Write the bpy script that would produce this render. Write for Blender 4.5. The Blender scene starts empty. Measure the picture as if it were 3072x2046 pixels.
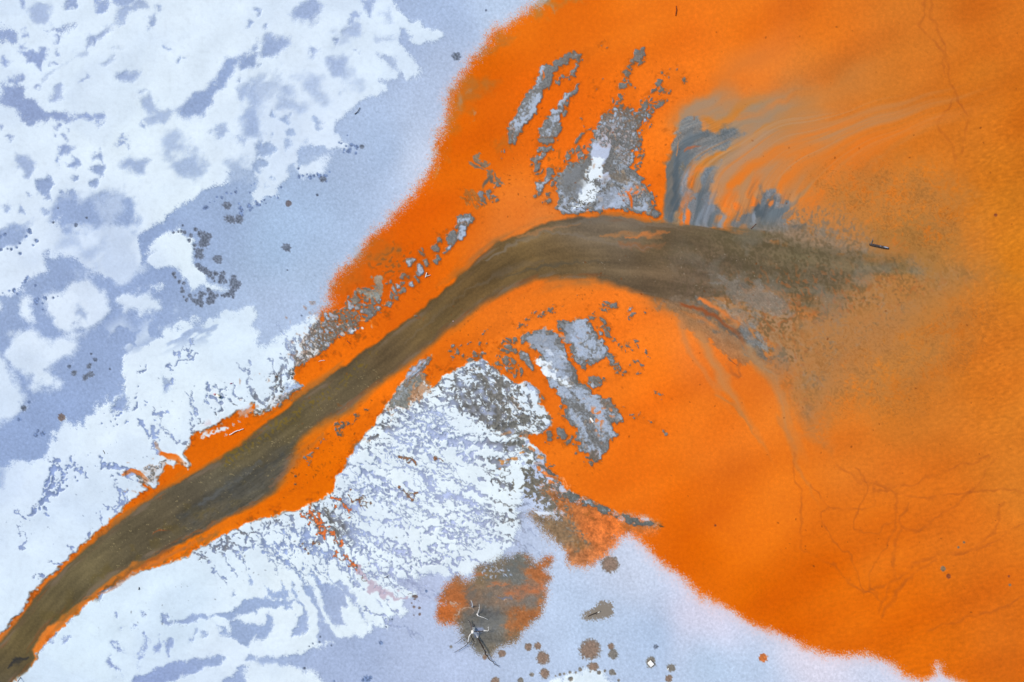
import math, random, sys
import numpy as np
try:
    import bpy
    from mathutils import Vector
except ImportError:          # allows the pigment maths to be tried outside Blender
    bpy = None

# ------------------------------------------------------------------ camera, sky, light
PX = 0.02                    # metres per photograph pixel at ground level
WPX, HPX = 3072, 2046
CAM_H = 40.96; EXPOSURE = 1.0
LIGHT = (0.599 * 2, 0.6385 * 2, 0.7384 * 2)   # display brightness of a perfectly white horizontal surface under this sky
if bpy:
    sc = bpy.context.scene
    cd = bpy.data.cameras.new("camera"); cam = bpy.data.objects.new("camera", cd)
    sc.collection.objects.link(cam); sc.camera = cam
    cd.sensor_width = 36.0; cd.lens = 24.0; cd.clip_start = 1.0; cd.clip_end = 6000.0
    cam.location = (0, 0, CAM_H); cam.rotation_euler = (0, 0, 0)
    SUN_EL, SUN_AZ = math.radians(50), math.radians(310)
    w = bpy.data.worlds.new("World"); sc.world = w; w.use_nodes = True
    nt = w.node_tree
    bg = nt.nodes["Background"]; sky = nt.nodes.new("ShaderNodeTexSky")
    sky.sky_type = 'NISHITA'; sky.sun_disc = False
    sky.sun_elevation = SUN_EL; sky.sun_rotation = SUN_AZ
    nt.links.new(sky.outputs[0], bg.inputs[0]); bg.inputs[1].default_value = 0.1
    ld = bpy.data.lights.new("sun", 'SUN'); ld.energy = 1.5; ld.angle = math.radians(12); ld.color = (1.0, 0.94, 0.86)
    sun = bpy.data.objects.new("sun", ld); sc.collection.objects.link(sun)
    # a lamp shines along -Z; the sky's rotation 0 points to +Y and turns clockwise
    d = Vector((math.sin(SUN_AZ) * math.cos(SUN_EL), math.cos(SUN_AZ) * math.cos(SUN_EL), math.sin(SUN_EL)))
    sun.rotation_euler = d.to_track_quat('Z', 'Y').to_euler()
    sc.view_settings.view_transform = 'Standard'; sc.view_settings.look = 'None'
    sc.view_settings.gamma = 1.0; sc.view_settings.exposure = EXPOSURE

# ------------------------------------------------------------------ fields
ST = 2                       # grid step in design pixels
MG = 128                     # margin round the frame, design pixels
GW, GH = (WPX + 2 * MG) // ST + 1, (HPX + 2 * MG) // ST + 1
gx = (np.arange(GW) * ST - MG).astype(np.float32)
gy = (np.arange(GH) * ST - MG).astype(np.float32)
X, Y = np.meshgrid(gx, gy)
rs = np.random.RandomState(7)

def perlin_tile(cells, res, seed):
    r = np.random.RandomState(seed); a = r.rand(cells, cells) * 2 * np.pi
    gxx, gyy = np.cos(a).astype(np.float32), np.sin(a).astype(np.float32)
    k = res // cells
    t = (np.arange(k) + .5) / k
    f = t * t * t * (t * (t * 6 - 15) + 10)
    u = np.tile(t, cells)[None, :].astype(np.float32); v = np.tile(t, cells)[:, None].astype(np.float32)
    fu = np.tile(f, cells)[None, :].astype(np.float32); fv = np.tile(f, cells)[:, None].astype(np.float32)
    i = np.repeat(np.arange(cells), k); i1 = (i + 1) % cells
    def dot(ii, jj, du, dv):
        return gxx[ii][:, jj] * (u - du) + gyy[ii][:, jj] * (v - dv)
    a0 = dot(i, i, 0, 0); b0 = dot(i, i1, 1, 0); a1 = dot(i1, i, 0, 1); b1 = dot(i1, i1, 1, 1)
    return ((a0 + fu * (b0 - a0)) * (1 - fv) + (a1 + fu * (b1 - a1)) * fv).astype(np.float32) * 1.5
PT = perlin_tile(128, 2048, 3)                     # one octave, 16 tile pixels a cell
PT2 = perlin_tile(128, 2048, 31)
FT = sum(perlin_tile(16 * 2 ** o, 2048, 11 + o) * 0.5 ** o for o in range(6))   # fbm, 128 tile pixels a cell
FT = (FT / np.std(FT)).astype(np.float32)
PT = np.ascontiguousarray(PT / np.std(PT)); PT2 = np.ascontiguousarray(PT2 / np.std(PT2)); FT = np.ascontiguousarray(FT)
def vor_tile(cells, res, seed):
    r = np.random.RandomState(seed); jx = r.rand(cells, cells); jy = r.rand(cells, cells)
    k = res // cells; c = (np.arange(res) + .5) / k
    ci = np.floor(c).astype(int); cx, cy = np.meshgrid(c, c)
    f1 = np.full((res, res), 9., np.float32); f2 = f1.copy(); idn = np.zeros((res, res), np.float32); rnd = r.rand(cells, cells)
    for oy in (-1, 0, 1):
        for ox in (-1, 0, 1):
            ii = (ci + oy); jj = (ci + ox)
            px = jj[None, :] + jx[(ii % cells)][:, (jj % cells)]; py = ii[:, None] + jy[(ii % cells)][:, (jj % cells)]
            dd = np.hypot(px - cx, py - cy).astype(np.float32); nr = dd < f1
            f2 = np.where(nr, f1, np.minimum(f2, dd)); idn = np.where(nr, rnd[(ii % cells)][:, (jj % cells)], idn); f1 = np.where(nr, dd, f1)
    return np.ascontiguousarray(f1), np.ascontiguousarray(f2 - f1), np.ascontiguousarray(idn.astype(np.float32))
V1, VE, VI = vor_tile(64, 1024, 5)                  # 16 tile pixels a cell

def samp(t, u, v):
    n = t.shape[0]; fu = np.floor(u); fv = np.floor(v)
    a = (u - fu).astype(np.float32); b = (v - fv).astype(np.float32)
    i = fu.astype(np.int32) & (n - 1); j = fv.astype(np.int32) & (n - 1)
    i1 = (i + 1) & (n - 1); j1 = ((j + 1) & (n - 1)) * n; j = j * n; f = t.ravel()
    p = f.take(j + i); q = f.take(j + i1); r = f.take(j1 + i); s = f.take(j1 + i1)
    p = p + (q - p) * a; r = r + (s - r) * a
    return p + (r - p) * b
f4 = np.float32
def fbm(x, y, L, seed=0): return samp(FT, x * f4(128 / L) + f4(seed * 517.3 % 2048), y * f4(128 / L) + f4(seed * 291.7 % 2048))
def per(x, y, L, seed=0): return samp(PT, x * f4(16 / L) + f4(seed * 331.7 % 2048), y * f4(16 / L) + f4(seed * 713.1 % 2048))
def per2(x, y, L, seed=0): return samp(PT2, x * f4(16 / L) + f4(seed * 331.7 % 2048), y * f4(16 / L) + f4(seed * 713.1 % 2048))
def vor(x, y, L, seed=0):
    u, v = x * (16 / L) + seed * 131.7, y * (16 / L) + seed * 213.1
    return samp(V1, u, v), samp(VE, u, v), VI.ravel()[(np.floor(v).astype(np.int64) & 1023) * 1024 + (np.floor(u).astype(np.int64) & 1023)]
def sstep(a, b, x):
    t = np.clip((x - a) / (b - a), 0, 1); return t * t * (3 - 2 * t)
def rot(x, y, deg, st=1.0):
    """coordinates along / across a direction (picture degrees, y down); st stretches along it"""
    c, s = f4(math.cos(math.radians(deg))), f4(math.sin(math.radians(deg)))
    return (x * c + y * s) / f4(st), (-x * s + y * c)
WN = rs.standard_normal((GH, GW)).astype(np.float32)
WN2 = rs.standard_normal((GH, GW)).astype(np.float32)
WS = (WN + np.roll(WN, 1, 0) + np.roll(WN, 1, 1) + np.roll(WN, (1, 1), (0, 1))) / 2

# --- shapes: strings of x,y pairs read in a chosen frame
def pts(s): return np.array([[float(q) for q in p.split(',')] for p in s.split()], np.float32)
def T(c, r, s): return pts(s) * np.float32(768 / 1766) + np.array([768 * c, 682 * r], np.float32)
def F(s): return pts(s) * np.float32(3072 / 2354)
def TT(*a):                                        # several frames joined: (c, r, text) ...
    return np.concatenate([T(*q) if len(q) == 3 else F(q[0]) if isinstance(q[0], str) else np.array(q, np.float32) for q in a])

def sl(x0, y0, x1, y1):
    i0 = max(0, int((x0 + MG) // ST)); i1 = min(GW, int((x1 + MG) // ST) + 2)
    j0 = max(0, int((y0 + MG) // ST)); j1 = min(GH, int((y1 + MG) // ST) + 2)
    return slice(j0, max(j0, j1)), slice(i0, max(i0, i1))
def lowgrid(x0, y0, x1, y1, st):
    a = np.arange(x0, x1 + st, st, dtype=np.float32); b = np.arange(y0, y1 + st, st, dtype=np.float32)
    return np.meshgrid(a, b)
def up(low, x0, y0, st, x, y):
    h, w_ = low.shape
    u = np.clip((x - x0) / st, 0, w_ - 1.001); v = np.clip((y - y0) / st, 0, h - 1.001)
    i = u.astype(np.int32); j = v.astype(np.int32); a = u - i; b = v - j
    return (low[j, i] * (1 - a) + low[j, i + 1] * a) * (1 - b) + (low[j + 1, i] * (1 - a) + low[j + 1, i + 1] * a) * b
def seg_dist(px, py, x, y, closed=True, along=False):
    n = len(px); D = np.full(x.shape, 1e9, np.float32); ins = np.zeros(x.shape, bool)
    S = np.zeros(x.shape, np.float32); acc = 0.0; side = np.ones(x.shape, np.float32)
    for k in range(n if closed else n - 1):
        ax, ay, bx, by = px[k], py[k], px[(k + 1) % n], py[(k + 1) % n]
        dx, dy = bx - ax, by - ay; L2 = dx * dx + dy * dy + 1e-6; L = math.sqrt(L2)
        tr = ((x - ax) * dx + (y - ay) * dy) / L2; t = np.clip(tr, 0, 1)
        d2 = (x - ax - t * dx) ** 2 + (y - ay - t * dy) ** 2
        nr = d2 < D
        if along:
            S = np.where(nr, acc + t * L, S); side = np.where(nr, np.sign(dx * (y - ay) - dy * (x - ax)), side)
        D = np.where(nr, d2, D); acc += L
        if closed and ay != by:
            c = ((ay > y) != (by > y)) & (x < (bx - ax) * (y - ay) / (by - ay) + ax); ins ^= c
    D = np.sqrt(D)
    if along: return D, S, side, acc
    return np.where(ins, D, -D) if closed else D

class R:                                           # a polygon's neighbourhood, with a signed distance (inside > 0)
    def __init__(s, poly, pad=30, warp=0, L=60, seed=0, st=5):
        s.x0, s.y0 = poly.min(0) - pad; s.x1, s.y1 = poly.max(0) + pad
        s.x0 = max(s.x0, -MG - 40); s.y0 = max(s.y0, -MG - 40); s.x1 = min(s.x1, WPX + MG + 40); s.y1 = min(s.y1, HPX + MG + 40)
        if (s.x1 - s.x0) * (s.y1 - s.y0) < 60000: st = 2.5
        s.sl = sl(s.x0, s.y0, s.x1, s.y1); s.x = X[s.sl]; s.y = Y[s.sl]
        lx, ly = lowgrid(s.x0 - 40, s.y0 - 40, s.x1 + 40, s.y1 + 40, st)
        low = seg_dist(poly[:, 0], poly[:, 1], lx, ly)
        x, y = s.x, s.y
        if warp:
            x = x + warp * fbm(s.x, s.y, L, seed + 1); y = y + warp * fbm(s.x, s.y, L, seed + 2)
        s.sd = up(low, lx[0, 0], ly[0, 0], st, x, y)
    def m(s, soft=4, dith=0, grow=0): 
        v = s.sd + grow
        if dith: v = v + dith * WN[s.sl]
        return sstep(-soft, soft, v)
class S:                                           # a stroke along an open line: t across, s along
    def __init__(s, line, pad=60, warp=0, L=60, seed=0, st=4):
        s.x0, s.y0 = line.min(0) - pad; s.x1, s.y1 = line.max(0) + pad
        s.x0 = max(s.x0, -MG - 40); s.y0 = max(s.y0, -MG - 40); s.x1 = min(s.x1, WPX + MG + 40); s.y1 = min(s.y1, HPX + MG + 40)
        s.sl = sl(s.x0, s.y0, s.x1, s.y1); x, y = X[s.sl], Y[s.sl]; s.x, s.y = x, y
        if warp:
            x = x + warp * fbm(s.x, s.y, L, seed + 1); y = y + warp * fbm(s.x, s.y, L, seed + 2)
        s.d, s.s, s.side, s.len = seg_dist(line[:, 0], line[:, 1], x, y, False, True)
        s.t = s.d * s.side; s.f = s.s / s.len
    def m(s, w0, w1, soft=1.0, wm=None):
        """half width from w0 to w1 (wm in the middle); soft as a share of the width"""
        w_ = w0 + (w1 - w0) * s.f if wm is None else np.where(s.f < .5, w0 + (wm - w0) * s.f * 2, wm + (w1 - wm) * (s.f * 2 - 1))
        w_ = np.maximum(w_, .5)
        return sstep(1 + soft * .5, 1 - soft * .5, s.d / w_)
def curve(p, n=8):                                 # Catmull-Rom through the points
    q = np.vstack([2 * p[0] - p[1], p, 2 * p[-1] - p[-2]]); out = []
    for i in range(1, len(q) - 2):
        for t in np.linspace(0, 1, n, endpoint=False):
            a, b, c, d_ = q[i - 1], q[i], q[i + 1], q[i + 2]
            out.append(.5 * (2 * b + (c - a) * t + (2 * a - 5 * b + 4 * c - d_) * t * t + (3 * b - a - 3 * c + d_) * t ** 3))
    out.append(q[-2]); return np.array(out, np.float32)
def field(ctrl, st=16, p=3.0):
    """smooth colour field through samples 'x,y r,g,b' given in full-view pixels"""
    a = np.array([[float(v) for v in c.replace(' ', ',').split(',')] for c in ctrl.split(';')], np.float32)
    lx, ly = lowgrid(-MG - 20, -MG - 20, WPX + MG + 20, HPX + MG + 20, st)
    num = np.zeros(lx.shape + (3,), np.float32); den = np.zeros(lx.shape, np.float32)
    for x, y, r, g, b in a:
        k = 3072 / 2354
        wt = 1 / (((lx - x * k) ** 2 + (ly - y * k) ** 2) / 1e4 + .35) ** (p / 2)
        num += wt[..., None] * np.array([r, g, b], np.float32); den += wt
    num /= den[..., None]
    wx = X + 14 * per(X, Y, 210, 91); wy = Y + 14 * per(X, Y, 210, 92)
    return np.stack([up(num[..., k], lx[0, 0], ly[0, 0], st, wx, wy) for k in range(3)], -1)

C = np.zeros((GH, GW, 3), np.float32)              # pigment, display 0-255
Z = np.zeros((GH, GW), np.float32)                 # height, metres
K = np.zeros((GH, GW), np.int16)                   # which object a spot belongs to
ICE, SNOW, WATER, STREAM, SILT = 0, 1, 2, 3, 4
def paint(slc, m, rgb, cls=None, z=None):
    rgb = np.asarray(rgb, np.float32); m = m[..., None]
    C[slc] += (rgb - C[slc]) * m
    if cls is not None: K[slc] = np.where(m[..., 0] > .5, cls, K[slc])
    if z is not None: Z[slc] += (z - Z[slc]) * m[..., 0]
def shade(slc, m, f):                              # multiply
    C[slc] *= 1 + (f - 1) * m[..., None]
# ------------------------------------------------------------------ lake ice
ALL = sl(-MG, -MG, WPX + MG, HPX + MG)
ice = field("100,980 150,171,215;0,620 158,178,218;500,480 158,179,217;650,560 165,189,224;880,330 172,192,227;990,370 203,214,240;1050,180 186,201,233;"
            "1190,30 190,208,238;1000,30 168,187,223;330,600 148,169,212;640,720 178,196,229;700,640 178,198,230;1300,1400 190,207,237;1440,1290 207,216,241;1620,1420 222,217,240;"
            "1850,1510 228,222,241;2110,1560 214,220,245;1500,1470 180,200,233;1650,1540 186,206,236;1350,1450 186,205,236;1750,1540 190,208,238;800,1480 170,186,223;960,1360 186,196,229;1000,1420 186,200,233;"
            "560,1400 160,180,220;650,1320 160,180,220;300,1560 150,168,214;100,780 150,170,212;240,700 150,170,212;120,240 148,166,210;500,210 150,170,212;800,80 160,178,218;1080,1250 186,198,232;1350,1250 200,212,240")
C[:] = ice
g = fbm(X, Y, 160, 1)
C *= np.array([.985, .992, .982], np.float32); C *= (1 + .012 * g + .018 * WS + .014 * per(X, Y, 9, 2))[..., None]
# ------------------------------------------------------------------ snow lying on the ice
cov = np.zeros((GH, GW), np.float32)
def snow(poly, v=1.0, soft=6, warp=10, L=70, dith=2, seed=0, grow=0, fine=4):
    big = poly[:, 0].max() < 1150 and poly[:, 1].max() < 1300 and soft > 3
    if big: soft, warp, fine, dith = soft * 1.5, warp * .5, fine * .5, dith * .8
    else: warp, fine = warp * .6, fine * .6
    r = R(poly, 40 + warp * 2, warp, L, seed)
    if fine: r.sd = r.sd + fine * fbm(r.x, r.y, 34, seed + 9)
    if big: r.sd = r.sd + soft * .45 * fbm(*rot(r.x, r.y, -35, 1.8), 60, seed + 4)
    m = r.m(soft, dith, grow)
    cov[r.sl] += (v - cov[r.sl]) * m
def dot_ice(c, r_, s, v=0.0):
    o = []
    for q in s.split():
        a = q.split(','); x, y = T(c, r_, a[0] + ',' + a[1])[0]; rad = float(a[2]) * .435
        th = np.linspace(0, 2 * np.pi, 15)[:-1]
        k = 1 + .22 * np.sin(th * 3 + x) + .15 * np.sin(th * 5 + y)
        el = float(a[3]) if len(a) > 3 else 1; an = math.radians(float(a[4])) if len(a) > 4 else 0
        ex, ey = np.cos(th) * rad * k * el, np.sin(th) * rad * k / el
        snow(np.stack([x + ex * math.cos(an) - ey * math.sin(an), y + ex * math.sin(an) + ey * math.cos(an)], 1).astype(np.float32),
             v, 4.2, 7, 30, 2.5, int(x) % 97, 0, 3)
# the upper left snow field
snow(TT((1, 0, "930,-300 960,20 980,60 1060,150 1200,205 1290,235 1308,285 1265,305 1190,312 1110,280 1030,240 1000,290 1060,345 1090,440 1120,500 1065,550 1000,510 970,560 920,600 910,640 830,632 770,655 730,720 690,775 620,775 575,830 535,920 600,955 640,1010 620,1055 560,1040 480,1005 400,1010 300,1020 265,1110 240,1200 200,1280 160,1310 160,1370 60,1355 0,1390"),
       (0, 0, "1745,1330 1766,1250 1750,1180 1600,1180 1560,1250 1450,1290 1385,1350 1270,1395 1180,1470 1100,1520 1000,1568"), (0, 1, "985,20 960,100 985,300 900,340 830,370 720,350 640,300 540,250 440,170 300,190 310,270 240,340 170,370 140,430 0,440 -400,430"),
       [[-400, -400]]), 1, 4, 10, 70, 3, 1)
snow(T(1, 0, "310,1215 290,1170 380,1095 500,1095 485,1150 430,1205 370,1215"), 1, 6, 6, 40, 4, 2)
# ice showing through it
for q, so, v in ((T(0, 0, "20,590 120,590 165,640 250,715 330,760 430,795 560,800 720,785 705,832 540,838 380,835 160,832 100,760 20,690"), 4, 0),
          (T(0, 0, "1205,780 1290,700 1430,600 1550,480 1620,400 1766,360 1800,440 1740,492 1680,480 1650,410 1600,470 1560,580 1450,720 1380,800 1300,830"), 7, 0),
          (T(0, 0, "330,1600 330,1480 420,1390 560,1365 700,1350 830,1325 930,1390 950,1480 900,1600"), 12, 0),
          (T(0, 0, "690,1400 830,1380 850,1600 700,1600"), 16, .45),
          (T(0, 0, "980,710 1060,700 1140,740 1180,790 1120,850 1060,850 990,830 1040,780"), 8, .25),
          (T(0, 0, "810,1100 900,1070 1010,1130 1000,1200 870,1170 800,1150"), 10, .15), (T(0, 0, "1130,980 1230,930 1310,960 1300,1040 1220,1090 1140,1050"), 14, .3),
          (T(0, 0, "1180,1100 1300,1050 1420,1060 1370,1200 1260,1220 1200,1160"), 14, .2), (T(0, 0, "1480,930 1560,870 1570,910 1500,955"), 8, .2),
          (T(0, 0, "200,60 290,30 360,90 350,160 260,150 215,110"), 8, .3), (T(0, 0, "130,1070 190,1080 240,1130 190,1230 140,1180"), 8, .2),
          (T(0, 0, "0,190 60,200 110,250 130,295 100,310 40,270 -60,240"), 3, 0), (T(0, 0, "320,215 440,200 520,185 510,205 420,215 335,235"), 3, .1),
          (T(0, 0, "820,520 880,480 960,520 900,545 850,540"), 8, .15), (T(0, 0, "580,360 620,280 700,220 790,180 840,120 830,80 900,50 950,0 1020,0 1025,50 950,60 890,110 860,160 780,200 700,260 640,310"), 5, .2),
          (T(0, 0, "670,20 720,5 760,40 730,80 680,80"), 3, 0), (T(0, 0, "740,-40 960,-40 940,10 860,50 790,35"), 5, .05),
          (T(0, 0, "1700,600 1766,560 1850,700 1766,820 1700,800"), 14, .3), (T(0, 0, "1640,640 1720,600 1720,660 1660,680"), 8, .3), (T(0, 0, "1690,820 1766,790 1800,960 1700,970"), 14, .15),
          (T(0, 0, "1720,350 1766,290 1800,340 1770,400"), 5, .1), (T(0, 0, "370,620 430,600 430,680 380,690"), 6, .25), (T(0, 0, "1030,130 1080,110 1060,200 1020,210"), 4, .1),
          (T(0, 0, "700,430 770,395 780,430 720,460"), 8, .4), (T(0, 0, "820,330 880,320 850,390"), 8, .45), (T(0, 0, "960,630 1010,620 1000,665 960,660"), 6, .35), (T(0, 0, "440,420 560,380 600,370 460,440 360,520 320,560 380,480"), 6, .5),
          (T(1, 0, "270,90 340,20 420,-10 460,40 440,100 380,160 310,180 270,140"), 8, 0), (T(1, 0, "20,440 25,370 60,290 120,262 260,270 220,340 150,390 80,420"), 8, 0),
          (T(1, 0, "720,-10 820,-10 810,70 790,100 760,60"), 4, 0), (T(1, 0, "870,90 920,80 960,160 900,150"), 12, .4), (T(1, 0, "610,200 700,190 720,250 640,270"), 8, .25),
          (T(1, 0, "520,430 590,400 660,470 720,560 600,570 530,520"), 14, .1), (T(1, 0, "830,380 920,400 1010,480 1000,510 920,470"), 8, .2), (T(1, 0, "870,560 915,545 930,575 890,585"), 3, .2),
          (T(1, 0, "120,520 190,480 240,560 220,640 150,620"), 16, .25), (T(1, 0, "340,560 420,560 480,680 420,680 350,620"), 16, .3), (T(1, 0, "150,660 260,680 330,740 200,740"), 14, .3), (T(1, 0, "20,590 100,580 130,660 40,640"), 12, .5),
          (T(1, 0, "290,1110 350,1080 400,1100 330,1150"), 8, .1), (T(1, 0, "230,1150 270,1130 270,1200 240,1210"), 4, .1), (T(1, 0, "320,990 350,970 350,1010"), 4, .3), (T(1, 0, "640,500 760,560 740,620 660,600"), 14, .5),
          (T(1, 0, "540,230 640,240 660,330 560,300"), 16, .55), (T(1, 0, "380,330 410,340 400,380"), 8, .3), (T(1, 0, "1000,200 1080,270 1060,300 1010,260"), 5, 0), (T(1, 0, "820,260 960,250 990,290 860,285"), 8, .5),
          (T(0, 0, "1766,1000 1850,1010 1840,1090 1766,1090"), 5, .1), (T(0, 0, "1640,960 1690,960 1700,1010 1650,1005"), 6, .3), (T(0, 0, "1560,1130 1766,1120 1766,1250 1600,1250"), 14, .25)):
    snow(q, v, so, 8, 50, 4, 3 + int(q[0, 0]) % 50, 0, 5)
dot_ice(0, 0, "490,35,40 270,405,70 200,375,35,1.4,30 50,425,32 160,335,26 185,235,20 705,45,34 690,1085,38 690,1178,42 520,1125,44 525,1225,22 310,1275,55 450,1030,34 440,1330,30 65,1435,17 145,1455,28 650,1275,22 410,265,24 855,950,30 825,990,16 885,1015,22 150,535,22 90,550,26,1.6,0 110,570,14 70,940,12 400,370,18 375,440,22,1.6,10 590,550,20,1.8,-20 1050,150,24 1165,350,14,1.8,30 1245,408,18 395,930,14 480,900,14 275,605,12 1090,50,9 990,870,16,1.8,40 165,45,14 410,880,14 460,950,12 210,860,10 655,285,22 405,1105,12 420,1160,14 205,1350,18 345,1380,16 500,1335,14 325,1480,20 10,870,20 1720,160,15 1660,545,8,2,-40")
dot_ice(1, 0, "690,110,30 230,990,26 85,1045,40 40,1020,26 420,845,34 435,880,18 210,820,24 70,1290,26 125,800,13 235,915,12 110,930,16 45,1130,26 10,1170,30 60,180,10 130,1240,16 510,35,10 20,75,20 700,350,16 390,360,14 555,290,16 660,145,15 915,570,17")
# snow patches further down the left side
for q, so in ((T(0, 1, "-300,150 0,170 120,140 200,80 230,20 260,-30 420,-30 480,80 440,170 300,190 310,270 240,340 170,370 140,430 0,440 -300,430"), 5),
          (T(0, 1, "1080,70 1180,40 1265,40 1325,110 1350,200 1335,255 1400,300 1480,395 1572,420 1530,460 1460,450 1380,400 1320,445 1280,405 1240,340 1190,300 1130,262 1060,275 1030,225 1060,180 1010,180 1040,120"), 4),
          (T(0, 1, "560,350 640,345 700,410 765,500 770,545 700,630 660,660 600,690 560,640 500,740 430,700 340,620 303,545 320,490 430,460 490,410"), 10),
          (T(0, 1, "60,740 160,690 220,670 280,710 320,790 430,780 560,700 640,650 600,750 500,860 400,960 330,1010 420,1085 300,1110 240,1120 170,1050 110,950 60,860"), 12),
          (T(0, 1, "-300,870 0,900 60,980 130,1090 172,1170 150,1250 80,1310 0,1355 -300,1400"), 10),
          (T(0, 1, "830,520 900,480 1030,440 1050,500 1110,515 1115,580 1000,590 880,575"), 8), (T(0, 1, "1065,390 1130,368 1090,404"), 4), (T(0, 1, "150,520 210,520 240,640 180,640"), 8), (T(0, 1, "-30,500 10,520 15,590 -30,600"), 6)):
    snow(q, 1, so, 12, 80, 4, 60 + int(q[0, 0]) % 40, 0, 5)
snow(T(0, 1, "700,0 880,0 940,60 985,290 900,340 830,370 720,345 640,300 690,200 700,100"), .8, 12, 12, 80, 4, 5)
snow(T(0, 1, "480,90 690,150 640,250 540,250"), .45, 20, 12, 80, 4, 6)
for q, v in ((T(0, 1, "-30,20 40,30 130,-20 215,-20 215,60 140,130 60,150 0,165 -30,165"), 0), (T(0, 1, "550,560 620,600 590,650 540,620"), .3)):
    snow(q, v, 8, 8, 50, 3, 17)
# the snow covered bank on both sides of the stream
bank = TT((0, 2, "-300,60 0,60 250,30 310,0"), (0, 1, "345,1520 385,1450 375,1400 430,1350 520,1352 565,1370 610,1300 700,1230 790,1160 830,1100 860,1050 850,990 870,870 960,800 1060,780 1110,740 1160,690 1330,640 1450,640 1560,610 1650,570 1766,545"),
          (1, 1, "0,790 70,800 150,792 180,740 280,690 350,640 400,612 440,625 500,600 700,640 600,800 300,1000 0,1400"), (0, 2, "1000,400 0,1600 -300,1800"))
snow(bank, 1, 6, 9, 60, 4, 8, 0, 8)
wz = R(T(0, 1, "850,760 1060,640 1230,600 1560,540 1766,500 1800,640 1500,760 1100,840 900,840"), 60)
a, b = rot(wz.x, wz.y, -24, 3.2)
mm = wz.m(30) * sstep(-.1, .5, fbm(a, b, 60, 4))
cov[wz.sl] *= 1 - mm * .85
wisp = R(T(0, 1, "760,700 850,640 940,760 1060,600 1200,580 1160,700 900,860 780,800"), 60)
cov[wisp.sl] = np.maximum(cov[wisp.sl], wisp.m(30) * .75 * sstep(-.1, .7, fbm(wisp.x, wisp.y, 70, 14)))
for q, so, v in ((T(0, 1, "770,1230 800,1200 850,1160 920,1200 900,1260 840,1290 780,1270"), 5, 0), (T(0, 1, "1130,1020 1210,1060 1140,1120"), 5, .3), (T(0, 2, "-100,-100 310,-30 250,20 100,40 0,70 -100,70"), 12, 0), (T(0, 2, "-60,60 30,120 20,240 -60,260"), 14, .3)):
    snow(q, v, so, 8, 50, 4, 23)
snow(TT((0, 2, "-100,1800 0,1560 230,1400 560,1060 900,830 1340,660 1766,430"), (1, 2, "0,400 560,150 700,-40"), (1, 1, "700,1500 1000,1060 1300,1010 1500,900 1766,960"), (2, 1, "300,1300 150,1568"), (2, 2, "60,300 40,560"),
        (1, 2, "1650,755 1560,745 1480,840 1400,825 1330,850 1270,840 1180,810 1110,855 990,830 920,835 970,870 1010,900 1120,930 1080,985 1010,1000 1035,1090 1000,1110 940,1115 895,1180 830,1180 790,1150 810,1220 760,1242 680,1245 595,1280 560,1260 540,1300 430,1330 380,1330 330,1350 230,1390 110,1405 0,1395"), (0, 2, "1766,1400 1500,1600 1300,1800")), 1, 4, 7, 40, 3, 11, 0, 4)
snow(T(1, 2, "-60,1420 0,1415 150,1440 300,1460 400,1500 480,1600 0,1900 -60,1900"), 1, 9, 10, 60, 4, 12)
snow(T(2, 2, "240,1600 300,1540 420,1512 540,1498 640,1515 700,1600"), 1, 5, 6, 40, 3, 13)
for q, so, v in ((TT((0, 2, "1470,1110 1600,1060 1650,1040 1700,990 1766,985"), (1, 2, "60,985 115,1000 160,955 215,985 235,1010 215,1040 120,1065 60,1060 0,1062"), (0, 2, "1766,1090 1680,1100 1610,1140 1680,1160 1766,1170"), (1, 2, "30,1190 60,1150 90,1100 130,1130 110,1200 60,1270 0,1285"), (0, 2, "1766,1250 1730,1265 1700,1320 1660,1305 1620,1270 1590,1245 1585,1150 1550,1130")), 3, 0),
          (T(0, 2, "1120,1100 1160,1140 1230,1150 1330,1100 1390,1105 1480,1110 1380,1135 1250,1170 1170,1160 1130,1145"), 3, 0),
          (T(0, 2, "820,1600 990,1510 1110,1460 1280,1420 1420,1400 1530,1375 1565,1405 1500,1460 1380,1480 1250,1530 1050,1640"), 4, 0),
          (T(0, 2, "1690,1420 1720,1380 1766,1400 1766,1420"), 4, .1), (T(1, 2, "0,1405 110,1415 250,1395 250,1420 100,1440 0,1425"), 5, .1),
          (T(1, 2, "220,770 265,785 310,812 350,880 410,955 440,1060 480,1150 540,1230 575,1295 430,1300 430,1190 440,1140 410,1060 350,960 330,900 320,860 280,810"), 3, 0),
          (T(1, 2, "435,900 500,888 560,910 615,960 640,1040 580,1050 600,1120 612,1185 560,1180 520,1140 475,1060 450,980"), 3, 0),
          (T(1, 2, "370,820 400,830 450,880 440,900 400,870"), 2, 0), (T(1, 2, "500,848 545,880 580,870 640,920 690,985 720,1050 770,1130 785,1180 720,1090 660,1010 610,950 560,890"), 3, 0),
          (T(1, 2, "660,830 690,880 700,930 730,900 690,850 670,815"), 2, 0), (T(1, 2, "820,980 850,1020 890,1060 860,1050"), 2, 0),
          (T(1, 2, "60,895 110,955 170,935 230,970 200,1000 120,1005 80,950"), 3, 0), (T(1, 2, "160,870 195,905 230,985 200,970"), 2, 0), (T(1, 2, "236,850 260,900 280,990 330,1015 345,1080 360,1130 380,1190 310,1240 262,1265 245,1250 250,1210 300,1200 300,1130 262,1062 200,1060 215,1030 260,1000 255,930"), 3, 0)):
    snow(q, v, so, 5, 30, 2, 70 + int(q[0, 1]) % 30, 0, 3)
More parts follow.
